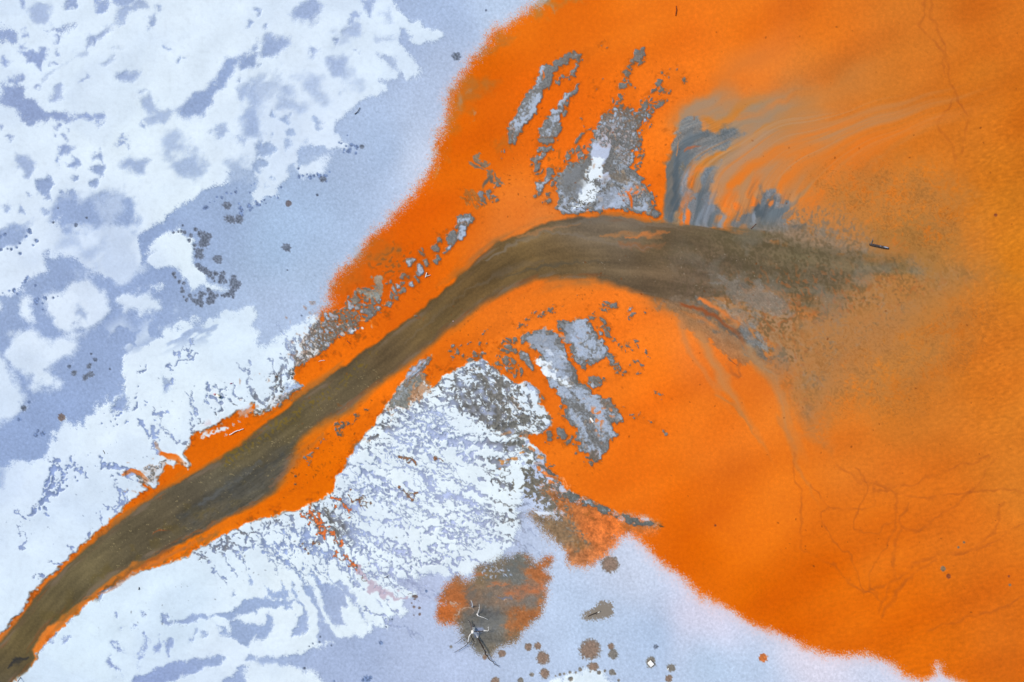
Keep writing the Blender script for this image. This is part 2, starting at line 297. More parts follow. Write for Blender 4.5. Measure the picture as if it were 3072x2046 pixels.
snow(T(1, 2, "340,975 362,985 392,1060 370,1065 335,1020"), 1, 2, 3, 30, 1, 1); snow(T(1, 2, "372,1150 412,1088 435,1110 430,1180 400,1175"), 1, 2, 3, 30, 1, 1); snow(T(1, 2, "215,1040 270,1010 330,1070 340,1110 290,1110 265,1062"), 1, 2, 3, 30, 1, 2); snow(T(1, 2, "165,992 176,992 176,1002 165,1002"), 1, 2, 1, 30, 1, 2)
dot_ice(0, 2, "785,1445,34,2,50 1090,1320,30,1.6,-60 1168,1320,34,2,-80 1405,1230,22 825,1330,26,2.2,45 1540,1215,22,1.6,30 985,1330,22,2.2,-70 955,1440,16,1.8,-80 1000,1250,22,1.6,40 1620,965,16 1730,855,16,1.8,60 450,1270,16,1.7,-30 1335,1265,18,2.6,-60 840,1190,8 930,1185,11 990,1100,14,1.8,30 1160,1110,12 815,1095,6 970,1385,12,1.8,0")
# ---- holes and runnels in the snow: melt flakes that lengthen along the drainage
dens = np.full((GH, GW), -9., np.float32)          # threshold of flakes, higher = more holes
def dz(poly, v, soft=30):
    r = R(poly, 60, 10, 80, 3); m = r.m(soft); dens[r.sl] = dens[r.sl] * (1 - m) + np.maximum(dens[r.sl], v) * m
dz(T(0, 1, "560,1568 640,1330 900,1100 1250,860 1400,800 1360,900 1100,1130 940,1330 1000,1400 800,1420"), -1.25)
dz(T(0, 1, "620,1350 800,1150 960,1150 1000,1300 900,1380 740,1400"), -.95, 20)
dz(T(0, 2, "280,130 440,0 640,-40 620,100 440,300 380,360 280,330"), -.55, 20); dz(T(0, 2, "640,380 780,260 960,220 900,340 740,450 640,440"), -.75, 20)
dz(T(1, 1, "0,1080 140,980 300,760 560,560 520,800 330,900 250,1080 100,1200 0,1250"), -.25, 20)
dz(TT((1, 1, "660,1568 900,1230 1250,1080 1560,920 1766,960"), (2, 1, "300,1300 200,1568"), (2, 2, "100,500"), (1, 2, "1600,760 1000,860 900,830 700,900 200,830 0,700 0,460 500,280")), -1.05, 40)
dz(TT((1, 1, "900,1230 1250,1090 1560,940 1766,960"), (2, 1, "280,1300 150,1568 0,1568"), (1, 1, "1700,1540 1500,1300 1300,1180 1000,1330")), -.75, 40)
dz(T(1, 1, "1250,1090 1300,1050 1560,950 1766,1000 1800,1300 1600,1250 1400,1140"), -.35, 30)
dz(T(1, 2, "0,480 250,420 500,300 620,260 760,400 700,480 500,560 480,680 300,700 100,640 0,620"), -.62, 30)
dz(T(1, 2, "1100,20 1400,100 1766,250 1766,700 1600,740 1300,600 1200,300"), -.85, 40)
dz(T(0, 2, "1440,620 1600,520 1766,480 1766,660 1600,660"), -.35, 25); dz(T(0, 2, "1340,680 1560,560 1766,470 1766,500 1560,620 1400,720"), .1, 12)
cx, cy = T(1, 1, "560,1180")[0]
ang = np.degrees(np.arctan2(Y - cy, X - cx)); rad = np.hypot(X - cx, Y - cy) + 1
band = dens > -3
nwest = sstep(1880, 1840, Y + .79 * X)
yy, xx = np.where(band); x, y = X[yy, xx], Y[yy, xx]
x_ = x + 6 * fbm(x, y, 60, 5); y_ = y + 6 * fbm(x, y, 60, 6)
u = np.arctan2(y_ - cy, x_ - cx) * 620; v = np.hypot(x_ - cx, y_ - cy) * .40
n = .9 * per(u, v, 11.5, 7) + .55 * per2(x_, y_, 8, 8) + .6 * fbm(u, v * .45, 90, 9)
u2, v2 = rot(x, y, -55, 1.7); n2 = .85 * per(u2 + 3 * fbm(x, y, 40, 3), v2 + 3 * fbm(x, y, 40, 4), 11, 17) + .5 * per2(x_, y_, 8, 18) + .6 * fbm(x, y, 90, 19)
n = n + (n2 - n) * nwest[yy, xx]
hole = np.zeros_like(cov); hl = np.zeros_like(cov)
hole[yy, xx] = sstep(.1, .45, n + dens[yy, xx] - .35)
hl[yy, xx] = n + dens[yy, xx] - .35
cov *= 1 - hole
# runnels: drawn lines broken up by noise
RUN = ((T(1, 1, "1210,1430 1300,1460 1440,1480 1560,1490 1766,1515"), 15), (T(1, 1, "1290,1170 1400,1225 1540,1280 1640,1360 1766,1430"), 13), (T(1, 1, "1490,1080 1560,1160 1640,1260 1700,1340 1766,1400"), 12), (T(1, 1, "870,1370 960,1390 1060,1320 1180,1350 1290,1390"), 8),
       (T(1, 1, "1360,1040 1420,1120 1500,1200 1560,1250"), 9), (T(1, 1, "900,1420 1000,1450 1080,1440 1160,1500"), 6), (T(1, 1, "980,1480 1060,1500 1100,1560"), 6), (T(1, 2, "1420,10 1560,30 1660,50 1766,40"), 12), (T(1, 2, "1560,160 1660,190 1766,230"), 8), (T(1, 2, "1180,160 1230,240 1330,290 1450,300"), 8), (T(1, 2, "860,760 960,770 1060,790"), 4), (T(1, 2, "330,520 400,600 470,660 540,690"), 7), (T(1, 2, "180,520 260,600 340,650"), 7), (T(1, 2, "60,600 150,640 230,670"), 6),(T(1, 2, "640,490 760,540 840,600 960,600 1040,650 1110,710 1180,750 1260,740"), 7), (T(1, 2, "1100,100 1150,140 1200,200 1240,260 1350,300 1460,310 1540,400 1620,470"), 8), (T(1, 2, "740,120 840,160 900,210 960,250 1050,290"), 6),
       (T(1, 2, "640,240 760,240 860,270 940,310"), 5), (T(1, 2, "1310,520 1360,560 1560,560 1700,580"), 6), (T(1, 2, "1440,240 1540,260 1610,290"), 7), (T(1, 2, "1640,460 1690,420 1740,430 1766,460"), 5), (T(1, 2, "870,480 950,450 1010,470"), 6),
       (T(1, 2, "1110,500 1200,520 1270,510"), 5), (T(1, 2, "1320,450 1370,500 1440,490"), 6), (T(1, 2, "1200,620 1260,690 1330,690 1400,740"), 6), (T(1, 2, "1180,750 1230,730 1290,690"), 4),
       (T(0, 1, "970,1350 1000,1400 1060,1420 1080,1370"), 8), (T(0, 1, "1060,1420 1080,1480 1070,1510 1110,1568"), 9), (T(0, 2, "720,80 790,90 870,105 930,130"), 11), (T(0, 2, "690,20 730,80 740,100"), 4), (T(0, 2, "840,130 900,110 960,140"), 5),
       (T(0, 1, "1440,1100 1450,1140 1500,1180 1530,1230 1520,1260"), 8), (T(0, 1, "1530,1170 1550,1120 1560,1090"), 3), (T(0, 1, "1130,1120 1170,1080 1210,1060"), 6), (T(0, 1, "1150,980 1230,930 1340,880"), 6), (T(0, 1, "1220,870 1300,830 1330,800"), 5), (T(0, 1, "980,980 1010,970"), 5), (T(0, 1, "1080,1310 1150,1270"), 7),
       (T(1, 1, "110,900 125,930 122,1000"), 3), (T(1, 1, "190,780 240,820 260,870 275,930"), 4), (T(1, 1, "380,690 385,760 345,830"), 7), (T(1, 1, "450,640 440,720 460,780"), 5), (T(1, 1, "270,760 260,820 270,900"), 4), (T(0, 2, "390,30 370,130 350,240 300,330 290,390"), 11), (T(0, 2, "510,20 540,90 590,160"), 6), (T(0, 2, "220,430 245,380 260,350"), 6), (T(0, 2, "120,375 150,410 180,435"), 6), (T(0, 2, "155,660 175,600 165,540 120,490"), 3), (T(0, 2, "1500,640 1600,620 1700,650 1766,600"), 7),
       (T(0, 2, "800,330 820,280 850,240"), 6), (T(0, 2, "830,360 870,300 870,250"), 5))
runm = np.zeros_like(cov); ringm = np.zeros_like(cov); ringm[yy, xx] = np.clip(1 - np.abs(hl[yy, xx] - .28) / .24, 0, 1)
for i, (q, w_) in enumerate(RUN):
    s = S(curve(q), 40, 6, 26, i); tw = w_ * .62 * (1 + .55 * per(s.x, s.y, 16, i) + .3 * per(s.x, s.y, 7, i))
    m = sstep(1.5, -1.5, s.d - tw); runm[s.sl] = np.maximum(runm[s.sl], m); ringm[s.sl] = np.maximum(ringm[s.sl], np.clip(1 - np.abs(s.d - tw) / 2.2, 0, 1))
# fine branching rivulets: streamlines followed down the fan
ACT = [(T(1, 2, p)[0], a) for p, a in (("60,480", 58), ("300,480", 52), ("480,420", 46), ("300,900", 62), ("500,1000", 58), ("800,800", 38), ("900,1000", 46), ("650,560", 36), ("1000,300", 18), ("1300,500", 25), ("1500,250", 12), ("1600,600", 28), ("1300,120", 20), ("1500,700", 34))] + [(T(1, 1, p)[0], a) for p, a in (("1300,1500", 14), ("1600,1500", 8), ("1400,1200", 44), ("1620,1150", 52), ("1000,1350", 20), ("1250,1180", 34), ("900,1480", 26))]
AP = np.array([p for p, a in ACT]); AA = np.radians([a for p, a in ACT])
def fan_dir(x, y):
    w_ = 1 / (np.hypot(AP[:, 0] - x, AP[:, 1] - y) + 20) ** 2.5
    return math.atan2((w_ * np.sin(AA)).sum(), (w_ * np.cos(AA)).sum())
fr = np.random.RandomState(21)
def riv(x, y, n_, w_, depth=0):
    q = [(x, y)]; wob = fr.uniform(-.25, .25); ph = fr.uniform(0, 6)
    for k in range(n_):
        a_ = fan_dir(x, y) + wob + .45 * math.sin(k * .9 + ph) + fr.normal(0, .22); x += 13 * math.cos(a_); y += 13 * math.sin(a_); q.append((x, y))
        if depth < 2 and k > 1 and fr.rand() < .17:
            riv(x, y, fr.randint(2, 6), w_ * .7, depth + 1)
    s = S(np.array(q, np.float32), 16, 3, 16, fr.randint(90)); tw = w_ * (1 - .55 * s.f) * (.8 + .75 * per(s.x, s.y, 13, fr.randint(50)) + .3 * per(s.x, s.y, 6, 3))
    runm[s.sl] = np.maximum(runm[s.sl], sstep(1.3, -1.0, s.d - tw)); ringm[s.sl] = np.maximum(ringm[s.sl], np.clip(1 - np.abs(s.d - tw) / 2.2, 0, 1))
FANP = TT((1, 1, "690,1540 900,1250 1010,1120 1280,1040 1540,930 1766,1000"), (2, 1, "220,1300 120,1440 100,1568"), (2, 2, "120,300 40,560"), (1, 2, "1640,740 1480,820 1180,800 900,830 760,1100 640,1000 500,860 260,760 100,720 0,640 -100,560 130,430 400,340 530,260"))
k = 0
while k < 130:
    x, y = fr.uniform(FANP[:, 0].min(), FANP[:, 0].max()), fr.uniform(FANP[:, 1].min(), FANP[:, 1].max())
    if seg_dist(FANP[:, 0], FANP[:, 1], np.array([[x]], np.float32), np.array([[y]], np.float32))[0, 0] < 0: continue
    k += 1; riv(x, y, fr.randint(4, 13), fr.uniform(1.2, 3.0))
for q, n_ in (("40,440", 9), ("120,425", 8), ("210,400", 10), ("300,380", 12), ("400,340", 14), ("450,330", 10), ("520,270", 14), ("560,220", 10), ("600,130", 9), ("640,60", 9)):
    x, y = T(1, 2, q)[0]; riv(x, y, n_, 3.2)
for q, n_ in (("700,1500", 9), ("760,1440", 9), ("820,1370", 10), ("880,1280", 9), ("940,1200", 8), ("1240,1090", 12), ("1290,1050", 14), ("1360,1010", 14), ("1430,980", 13), ("1500,950", 13), ("1560,920", 12), ("1620,970", 10), ("1690,1040", 8)):
    x, y = T(1, 1, q)[0]; riv(x, y, n_, 3.6)
# side creeks and wisps feeding the north-west bank
NW_ = [(T(0, 1, "1766,1100"), 150), (T(0, 1, "1700,1150"), 150)]
_fd = fan_dir
def fan_dir(x, y): return NWA
for (c_, r_, q), an, n_ in (((0, 1, "1740,1150"), -120, 5), ((0, 1, "1690,1190"), -130, 5), ((0, 1, "1620,1230"), -140, 4), ((0, 1, "1500,1290"), -120, 5), ((0, 1, "1400,1350"), -110, 4), ((0, 1, "1340,1410"), -120, 5), ((0, 1, "1290,1490"), -130, 4), ((1, 1, "60,1230"), -110, 6), ((1, 1, "130,1170"), -110, 6), ((1, 1, "200,1110"), -100, 6), ((1, 1, "250,1040"), -105, 6), ((1, 1, "270,950"), -110, 6), ((1, 1, "330,900"), -110, 6), ((0, 2, "1000,190"), -140, 5), ((0, 2, "880,330"), -120, 6), ((0, 2, "820,400"), -125, 4), ((0, 2, "720,480"), -130, 3), ((0, 2, "620,580"), -130, 3), ((0, 2, "540,660"), -140, 3), ((0, 2, "430,760"), -150, 3), ((0, 2, "330,850"), -150, 3), ((0, 2, "1450,620"), 50, 4), ((0, 2, "1560,550"), 50, 5), ((0, 2, "1640,510"), 55, 6), ((0, 2, "1720,470"), 55, 7), ((0, 2, "1340,670"), 50, 3)):
    NWA = math.radians(an); x, y = T(c_, r_, q)[0]; riv(x, y, n_, 3.0)
cov *= 1 - runm
# colours of the snow
snowc = field("100,100 226,239,254;500,150 229,241,254;900,120 226,239,254;300,300 232,244,255;700,300 224,236,253;250,560 222,234,252;180,700 226,237,253;520,800 226,240,254;300,1000 231,243,255;100,1200 224,238,254;60,1100 222,235,253;"
              "450,950 233,245,255;900,1000 238,248,255;1000,1200 238,248,255;700,1350 236,247,255;400,1400 224,240,254;500,1500 228,240,254;200,1450 224,240,254;450,560 234,246,255")
snowc = snowc * np.array([.975, .99, 1.0], np.float32) * (1 + .008 * fbm(X, Y, 90, 40) + .006 * WS + .01 * np.minimum(per(X, Y, 14, 41), 0))[..., None]
thin = sstep(.0, 1.4, fbm(X, Y, 300, 42) + .2) * .10
edge = np.clip(1 - np.abs(cov - .5) * 3.2, 0, 1) * (band | (runm > 0))
fl = np.maximum(hole, runm)
wet = sstep(.35, .9, fl)
# flake floors: blue-grey slush, darker and browner near the orange shore
near = np.zeros_like(cov)
for q in (TT((1, 1, "660,1568 900,1230 1000,1060 1300,1010 1560,900 1766,960"), (2, 1, "280,1250 270,1400 0,1568"), (1, 1, "1500,1400 1300,1180 1050,1250 850,1480")), T(1, 2, "280,330 560,200 600,340 640,600 560,640 480,560 400,450 0,480 0,400"), T(1, 1, "0,1080 200,960 420,640 560,560 520,800 330,900 300,1100 0,1300"), TT((1, 2, "1550,0 1766,20"), (2, 2, "60,300 60,600"), (1, 2, "1700,560 1600,200")), T(0, 2, "1300,700 1766,440 1766,560 1400,740"), T(0, 1, "1200,1568 1400,1340 1766,1150 1766,1250 1500,1500")):
    r = R(q, 90); near[r.sl] = np.maximum(near[r.sl], r.m(45))
slush = ice * np.array([.93, .935, .955], np.float32) * (1 + .05 * fbm(X, Y, 30, 44))[..., None]
grey = np.array([112, 112, 112], np.float32) * (1 + .1 * fbm(X, Y, 24, 45))[..., None]
k = (near * (.75 + .3 * per(X, Y, 22, 46)))[..., None].clip(0, 1)
floor = slush * (1 - k) + grey * k
C += (floor - C) * wet[..., None]
C += (snowc - C) * (cov * (1 - thin))[..., None]
ek = (edge * (.34 + .30 * near))[..., None]
C += ((C * .58) - C) * ek * np.array([1.05, 1, .9], np.float32)
deep = sstep(.75, .95, np.maximum(runm, hole)); ringm *= 1 - deep
rc = np.array((116, 130, 160), np.float32) + (np.array((106, 102, 96), np.float32) - np.array((116, 130, 160), np.float32)) * near[..., None]
C += (rc - C) * (ringm * (.42 + .3 * near))[..., None]
K[cov > .5] = SNOW
Z += .09 * cov - .02 * wet + cov * (.04 * per(X, Y, 150, 33) + .015 * per(*rot(X, Y, -30, 2.5), 60, 34))
# ------------------------------------------------------------------ orange mine water
lake = TT([[1900, -500], [1640, -60]], (2, 0, "250,8 150,60 90,98 0,165"), (1, 0, "1700,195 1640,245 1590,335 1500,415 1440,500 1385,590 1350,650 1340,740 1310,860 1270,960 1245,1060 1215,1170 1150,1260 1080,1360 1000,1460 920,1535"),
          (1, 1, "860,20 800,80 730,180 640,280 565,370 522,440 515,520 470,585 455,590 450,640 455,700 440,740 470,790 560,740 520,800 440,850 400,900 350,925 270,950 275,1000 260,1050 330,1090 250,1150 130,1235 60,1270 0,1290 -30,1285"),
          (0, 1, "1766,1215 1660,1265 1560,1310 1480,1370 1340,1425 1290,1530 1266,1568"), (0, 2, "1320,60 1290,100 1250,60 1225,30 1200,90 1140,60 1120,120 1080,180 1100,200 1062,240 1040,230 1000,190 985,215 1030,245 970,265 880,335 830,398 720,488 620,578 540,655 430,758 330,848 220,955 205,1005 150,1078 60,1178 -30,1285"),
          [[-200, 2300]], (0, 2, "60,1600 95,1560 160,1500 225,1445 265,1400 250,1385 250,1360 275,1340 400,1222 520,1112 600,1032 700,948 820,878 900,830 1000,793 1100,775 1200,728 1290,700 1340,660 1440,610 1560,542 1640,500 1766,450"),
          (1, 2, "130,420 280,382 400,332 500,287 525,250 540,180 600,92 645,10"), (1, 1, "665,1555 690,1500 760,1420 830,1340 878,1270 890,1222 940,1172 985,1112 1000,1080 1040,1022 1080,962 1150,912 1215,878 1165,960 1150,1000 1180,1090 1225,1100 1250,1080 1290,1032 1380,982 1480,932 1560,905 1640,960 1690,1010 1766,1065"),
          (2, 1, "60,1075 100,1055 165,1110 195,1150 190,1220 250,1280 270,1350 240,1395 180,1420 100,1440 30,1430 120,1470 200,1540 230,1570"), (2, 2, "235,95 330,165 290,150 240,118 330,200 430,268 560,322 700,392 860,432 1010,472 960,500 900,520 860,540"), (2, 2, "830,548 890,575 950,625 1000,705 1100,795 1200,875 1300,955 1400,1022 1520,1075 1640,1145 1700,1175 1766,1222"),
          (3, 2, "0,1205 100,1245 200,1292 300,1322 420,1372 540,1400 640,1372 730,1372 800,1412 880,1472 960,1512 1060,1540 1120,1532 1150,1450 1190,1452 1230,1512 1350,1570 1500,1700"), [[3500, 2600], [3500, -500]])
orange = field("1130,150 222,98,2;1050,300 227,100,2;1010,400 226,100,4;1250,70 226,104,14;1350,40 234,108,18;1500,60 240,113,24;1600,150 249,117,28;1700,60 241,114,24;1900,60 228,113,28;2100,100 211,115,38;2300,60 208,106,28;2340,250 204,104,22;2250,200 208,112,32;2330,430 202,112,28;2100,300 218,120,36;1900,330 218,120,44;1950,170 206,122,52;2050,220 210,120,44;1850,230 212,124,54;1750,150 226,117,44;1950,450 214,122,46;1850,420 224,122,46;"
               "2200,600 204,120,46;2345,590 212,120,28;2100,800 200,120,50;2100,950 208,118,42;2300,900 214,116,34;2340,1100 212,116,36;1800,900 226,118,42;1650,1000 244,118,30;1500,900 252,116,24;1350,760 252,118,30;1500,1100 245,112,22;1650,1180 238,110,20;1800,1150 236,114,26;2000,1250 228,112,24;1900,1330 224,102,8;2050,1400 226,104,10;2100,1480 223,104,10;2300,1450 216,106,24;2200,1200 224,114,30;2000,1080 222,116,36;"
               "1620,1280 226,100,4;1560,1180 236,106,10;1480,1150 242,112,22;1750,1400 224,100,2;1000,520 226,92,0;950,480 222,92,4;900,600 218,96,12;850,640 214,94,14;1050,640 254,114,10;850,820 252,114,14;960,560 230,98,4;750,1120 240,112,5;650,1130 238,110,8;500,1230 240,114,12;300,1330 238,114,20;100,1470 225,120,45;1300,350 251,112,22;1350,200 246,110,20;1240,220 248,110,16;1180,480 236,117,40;1250,520 220,122,55;1150,540 225,122,50;"
               "1100,600 225,120,50;1450,300 250,112,22;1480,430 251,115,24;1500,620 250,122,45;1200,700 246,118,32;1620,800 245,122,45;1700,1000 240,120,36;1500,200 250,116,28;1600,250 246,118,34;1700,200 238,118,38;1750,300 228,122,50;550,960 222,98,4;500,1010 224,102,6;400,1080 228,106,10", 16, 3.2)
r = R(lake, 60, 1.6, 34, 2)
r.sd = r.sd + 1.5 * fbm(r.x, r.y, 22, 3)
# fuzzy, speckled rims where the dye creeps through the ice; crisp rims along the banks
fz = np.zeros_like(cov)
for q, w_ in ((T(1, 0, "1850,60 1640,245 1500,415 1385,590 1340,740 1270,960 1215,1170 1080,1360 920,1535"), 90), (T(1, 1, "860,20 730,180 565,370 515,500"), 80), (T(2, 2, "830,548 950,625 1100,795 1300,955 1520,1075 1766,1222"), 90), (T(3, 2, "0,1205 200,1292 420,1372 730,1372 960,1512 1120,1532 1350,1570"), 90), (T(2, 2, "860,530 700,600 600,700"), 60)):
    s = S(q, w_ + 30); fz[s.sl] = np.maximum(fz[s.sl], sstep(w_, w_ * .5, s.d))
fz = fz[r.sl]
hard = sstep(-3, 3, r.sd + 1.5 * per(r.x, r.y, 9, 5))
wob = 3.5 * fbm(r.x, r.y, 90, 8)
nwf = sstep(1750, 1550, r.x)
soft = sstep(-10 - 9 * nwf, 10 + 2 * nwf, r.sd + wob + (6 + 4 * nwf) * WN2[r.sl] + 2.5 * WS[r.sl])
m = hard * (1 - fz) + soft * fz
mb = sstep(-3, 3, r.sd)
# pale pink bleeding outside the rim
pk = fz * sstep(-46, -4, r.sd + wob + 9 * WN[r.sl]) * (1 - m)
pkr = sstep(1500, 1900, r.x) * sstep(1200, 1700, r.y)
paint(r.sl, pk * (.3 + .3 * pkr), (226, 206, 214))
paint(r.sl, fz * sstep(-16, 2, r.sd + wob + 7 * WN[r.sl]) * (1 - m) * .5, (226, 140, 110))
orange = orange * (1 + .010 * fbm(X, Y, 140, 51) + .012 * WS + .012 * per(X, Y, 11, 53))[..., None]
orange[..., 0] -= 6 * sstep(225, 240, orange[..., 0]); orange[..., 1] += 2.5
rust = np.zeros_like(cov)
for q_, w_ in ((T(0, 2, "0,1270 220,990 620,590 970,280 1100,200"), 26), (T(0, 1, "1290,1500 1480,1370 1766,1230"), 30), (T(1, 1, "0,1300 250,1150 330,1060"), 22), (T(0, 2, "300,1330 700,980 1100,790 1400,640 1766,440"), 20), (T(1, 2, "0,430 280,370 500,270 640,20"), 26), (T(1, 1, "690,1500 900,1200"), 22), (T(1, 1, "350,960 560,800 760,700 900,560"), 40), (T(1, 1, "1080,970 1300,1020 1540,880 1766,760"), 30)):
    s_ = S(q_, 70); rust[s_.sl] = np.maximum(rust[s_.sl], sstep(w_ * 1.3, w_ * .3, s_.d))
rn = .8 * fbm(X, Y, 46, 81) + .5 * per(X, Y, 10, 82) + .3 * WS
orange = orange + (np.array((196, 84, 8), np.float32) - orange) * (rust * .55 * sstep(-.1, 1.2, rn))[..., None]; orange = orange + (np.array((132, 84, 36), np.float32) - orange) * (rust * .45 * sstep(.9, 1.9, rn))[..., None]
tone = .7 * per(*rot(X, Y, -40, 2.5), 220, 83) + .5 * per(*rot(X, Y, -25, 3), 90, 84); orange = orange * (1 + .018 * tone)[..., None] + np.array((0, 2.5, 2), np.float32) * np.clip(tone, -1.5, 1.5)[..., None]
C[r.sl] += (orange[r.sl] - C[r.sl]) * m[..., None]
K[r.sl] = np.where(m > .5, WATER, K[r.sl]); Z[r.sl] = Z[r.sl] * (1 - mb) - .03 * mb
lakeM = np.zeros_like(cov); lakeM[r.sl] = m
lakeD = np.full_like(cov, -99); lakeD[r.sl] = r.sd
# dark wet line on the crisp banks
ln = (1 - fz) * np.clip(1 - np.abs(r.sd + 1.5) / 3.2, 0, 1)
paint(r.sl, ln * .62 * sstep(-1.5, .6, fbm(r.x, r.y, 50, 54)), (92, 82, 70))
# murky patches where the ice still covers the dye (north west shore)
for q, so, am, col in ((T(1, 0, "1766,230 1680,260 1600,330 1510,400 1530,430 1620,360 1700,300 1766,270"), 12, .35, (150, 120, 80)), (T(1, 0, "1385,600 1480,560 1600,530 1640,580 1560,640 1500,700 1460,760 1400,800 1350,900 1330,820 1370,700"), 18, .45, (160, 118, 70)),
                       (T(1, 0, "1390,640 1440,660 1460,720 1440,770 1400,760"), 8, .45, (166, 150, 135)), (T(1, 0, "1465,765 1490,770 1480,785 1465,785"), 3, .5, (170, 150, 130)), (T(1, 0, "1230,1190 1280,1150 1290,1190 1260,1220"), 5, .5, (190, 160, 130)), (T(1, 0, "1310,1080 1340,1070 1320,1120"), 4, .4, (180, 120, 60)),
                       (T(1, 0, "1330,800 1360,790 1300,1000 1280,1080 1240,1180 1230,1150"), 14, .3, (190, 110, 40)), (T(2, 0, "120,70 250,0 330,-20 420,0 500,-10 520,20 360,40 280,60 200,120 130,110"), 10, .45, (168, 128, 72)), (T(2, 0, "230,20 330,-20 300,40"), 6, .5, (160, 150, 130)),
                       (T(1, 1, "880,30 950,100 1000,160 960,200 860,190 760,300 640,440 540,500 530,440 640,290 740,180 820,80"), 16, .30, (170, 100, 40)), (T(1, 1, "720,200 860,120 960,130 1040,180 1000,240 880,260 800,240"), 14, .3, (150, 105, 55)), (T(1, 0, "1660,980 1730,960 1740,1020 1690,1050"), 8, .35, (150, 110, 60))):
    q_ = R(q, 50, 10, 50, int(q[0, 0]) % 70); mm = q_.m(so * 1.4, 3)
    paint(q_.sl, mm * am * (.7 + .5 * sstep(-1, 1, fbm(q_.x, q_.y, 40, 55))).clip(0, 1.2), col)
# far-field tonal breadth: fine wind ripples on the right, mottling toward the mouth
rp = sstep(2300, 2950, X + .25 * (Y - 1000)) * lakeM
u, v = rot(X + 2 * fbm(X, Y, 90, 60), Y + 2 * fbm(X, Y, 90, 61), -14, 3.0)
C *= (1 + rp * .013 * per(u, v, 8.5, 62))[..., None]
rp2 = R(T(3, 0, "1766,700 1500,760 1300,1000 1200,1400 1300,1568 1766,1568"), 120); rp3 = R(T(3, 1, "1766,0 1300,0 1100,200 1300,500 1400,1000 1300,1400 1766,1568"), 120)
for q_ in (rp2, rp3): C[q_.sl] *= (1 + q_.m(80) * .022 * per(*rot(q_.x + 2 * fbm(q_.x, q_.y, 70, 63), q_.y + 2 * fbm(q_.x, q_.y, 70, 64), -18, 2.4), 8, 65))[..., None]
class _F: pass
fs = _F(); kF = np.float32(3072 / 2354); fs.sl = sl(1440 * kF, 40 * kF, 2354 * kF, 640 * kF); fs.x, fs.y = X[fs.sl], Y[fs.sl]
_xF, _yF = fs.x / kF + 3 * per(fs.x, fs.y, 150, 71), fs.y / kF + 3 * per(fs.x, fs.y, 150, 72)
_h = np.maximum(528 + .10 * np.minimum(_xF - 1540, 420) - _yF, -30); _f = .22 * _h + 330 * (np.maximum(_h, 0) / 330) ** 3.2    # current lines: up off the stream edge, then bending down the lake
fs.s = kF * (_h + .8 * _f); fSA = np.zeros_like(cov); fTN = np.full_like(cov, -9)
fSA[fs.sl] = fs.s; fTN[fs.sl] = (_xF - _f - 1545) / 100
def flow(slc, a=.5, b=1.0, sd=0):
    return samp(FT, fSA[slc] * .16 * a + sd * 97, fTN[slc] * 120 * b + sd * 53)
nn = flow(fs.sl, 1, 1.0, 1) * .7 + flow(fs.sl, 1, 2.6, 2) * .45
tn = fTN[fs.sl]; ss = fs.s
env = sstep(-.5, .25, tn + .12 * nn) * sstep(3.2, 1.6, tn) * sstep(60, 260, ss + 60 * nn) * sstep(1000, 480, ss - 90 * nn)
tan_ = np.array((170, 140, 110), np.float32) + (np.array((196, 132, 78), np.float32) - np.array((170, 140, 110), np.float32)) * np.clip(sstep(260, 700, ss) + .25 * nn, 0, 1)[..., None]
mm = env * sstep(-1.0, .5, nn + .55 - .5 * np.abs(tn - .45))
C[fs.sl] += (tan_ - C[fs.sl]) * (mm * .9)[..., None]
env2 = sstep(.5, 1.0, tn) * sstep(4.2, 2.4, tn) * sstep(60, 160, ss) * sstep(900, 500, ss)
mm = env2 * sstep(.1, 1.1, flow(fs.sl, 1, .8, 3) + .3 * nn); paint(fs.sl, mm * .75, (232, 124, 42))
mm = env2 * sstep(.1, 1.1, flow(fs.sl, 1, .9, 7) + .3 * nn); paint(fs.sl, mm * .55, (188, 136, 92))
env3 = sstep(-.2, .2, tn) * sstep(1.1, .6, tn) * sstep(100, 220, ss) * sstep(520, 380, ss)
paint(fs.sl, env3 * .8 * sstep(.7, 1.3, flow(fs.sl, 1, 1.2, 5)), (210, 128, 56))
# ---- tan streaks fanning out north-east of the mouth
TAN, ORB = (172, 140, 108), (232, 122, 38)
def streak(line, w0, wm, w1, col, am, sd=0, soft=1.4, grain=.5):
    s = S(curve(line), max(w0, w1, wm) * 1.5 + 20, 5, 90, sd)
    m = s.m(w0, w1, soft, wm) * am * sstep(0, .22 if w0 >= 30 else .06, s.f + .02) * sstep(1.0, .45, s.f)
    n = .6 * samp(FT, s.s * .22 + sd * 77, s.t * 2.1 + sd * 31) + .4 * samp(FT, s.s * .5 + sd * 77, s.t * 5 + sd * 31)
    paint(s.sl, (m * (1 + grain * .6 * n)).clip(0, 1), col)
def Q(s): return pts(s) * np.float32(500 / 1867) + np.array([2000, 300], np.float32)
streak(Q("40,460 180,240 380,80 700,-40 1100,-150"), 40, 34, 30, (190, 128, 78), .55, 1)
streak(Q("120,330 300,180 480,70 640,0 900,-120"), 16, 30, 40, (172, 138, 108), .8, 2)
streak(Q("330,450 560,330 800,240 1080,130 1400,20 1900,-120"), 50, 52, 60, (164, 138, 110), .95, 3)
streak(Q("240,690 480,570 800,440 1100,280 1400,130 1800,0"), 20, 40, 50, (166, 136, 108), .9, 4)
streak(Q("300,790 560,650 800,500 1050,380 1260,270 1600,140"), 9, 10, 14, (205, 130, 55), .9, 5, 1.2)
streak(Q("270,820 420,730 620,640"), 16, 12, 5, (205, 130, 58), .9, 6, 1.2)
streak(Q("430,190 560,290 640,180 900,40 1200,-60"), 8, 14, 18, (200, 128, 58), .85, 7, 1.3)
streak(Q("470,360 560,260 700,170 860,90"), 7, 10, 10, (205, 132, 62), .9, 8, 1.3)
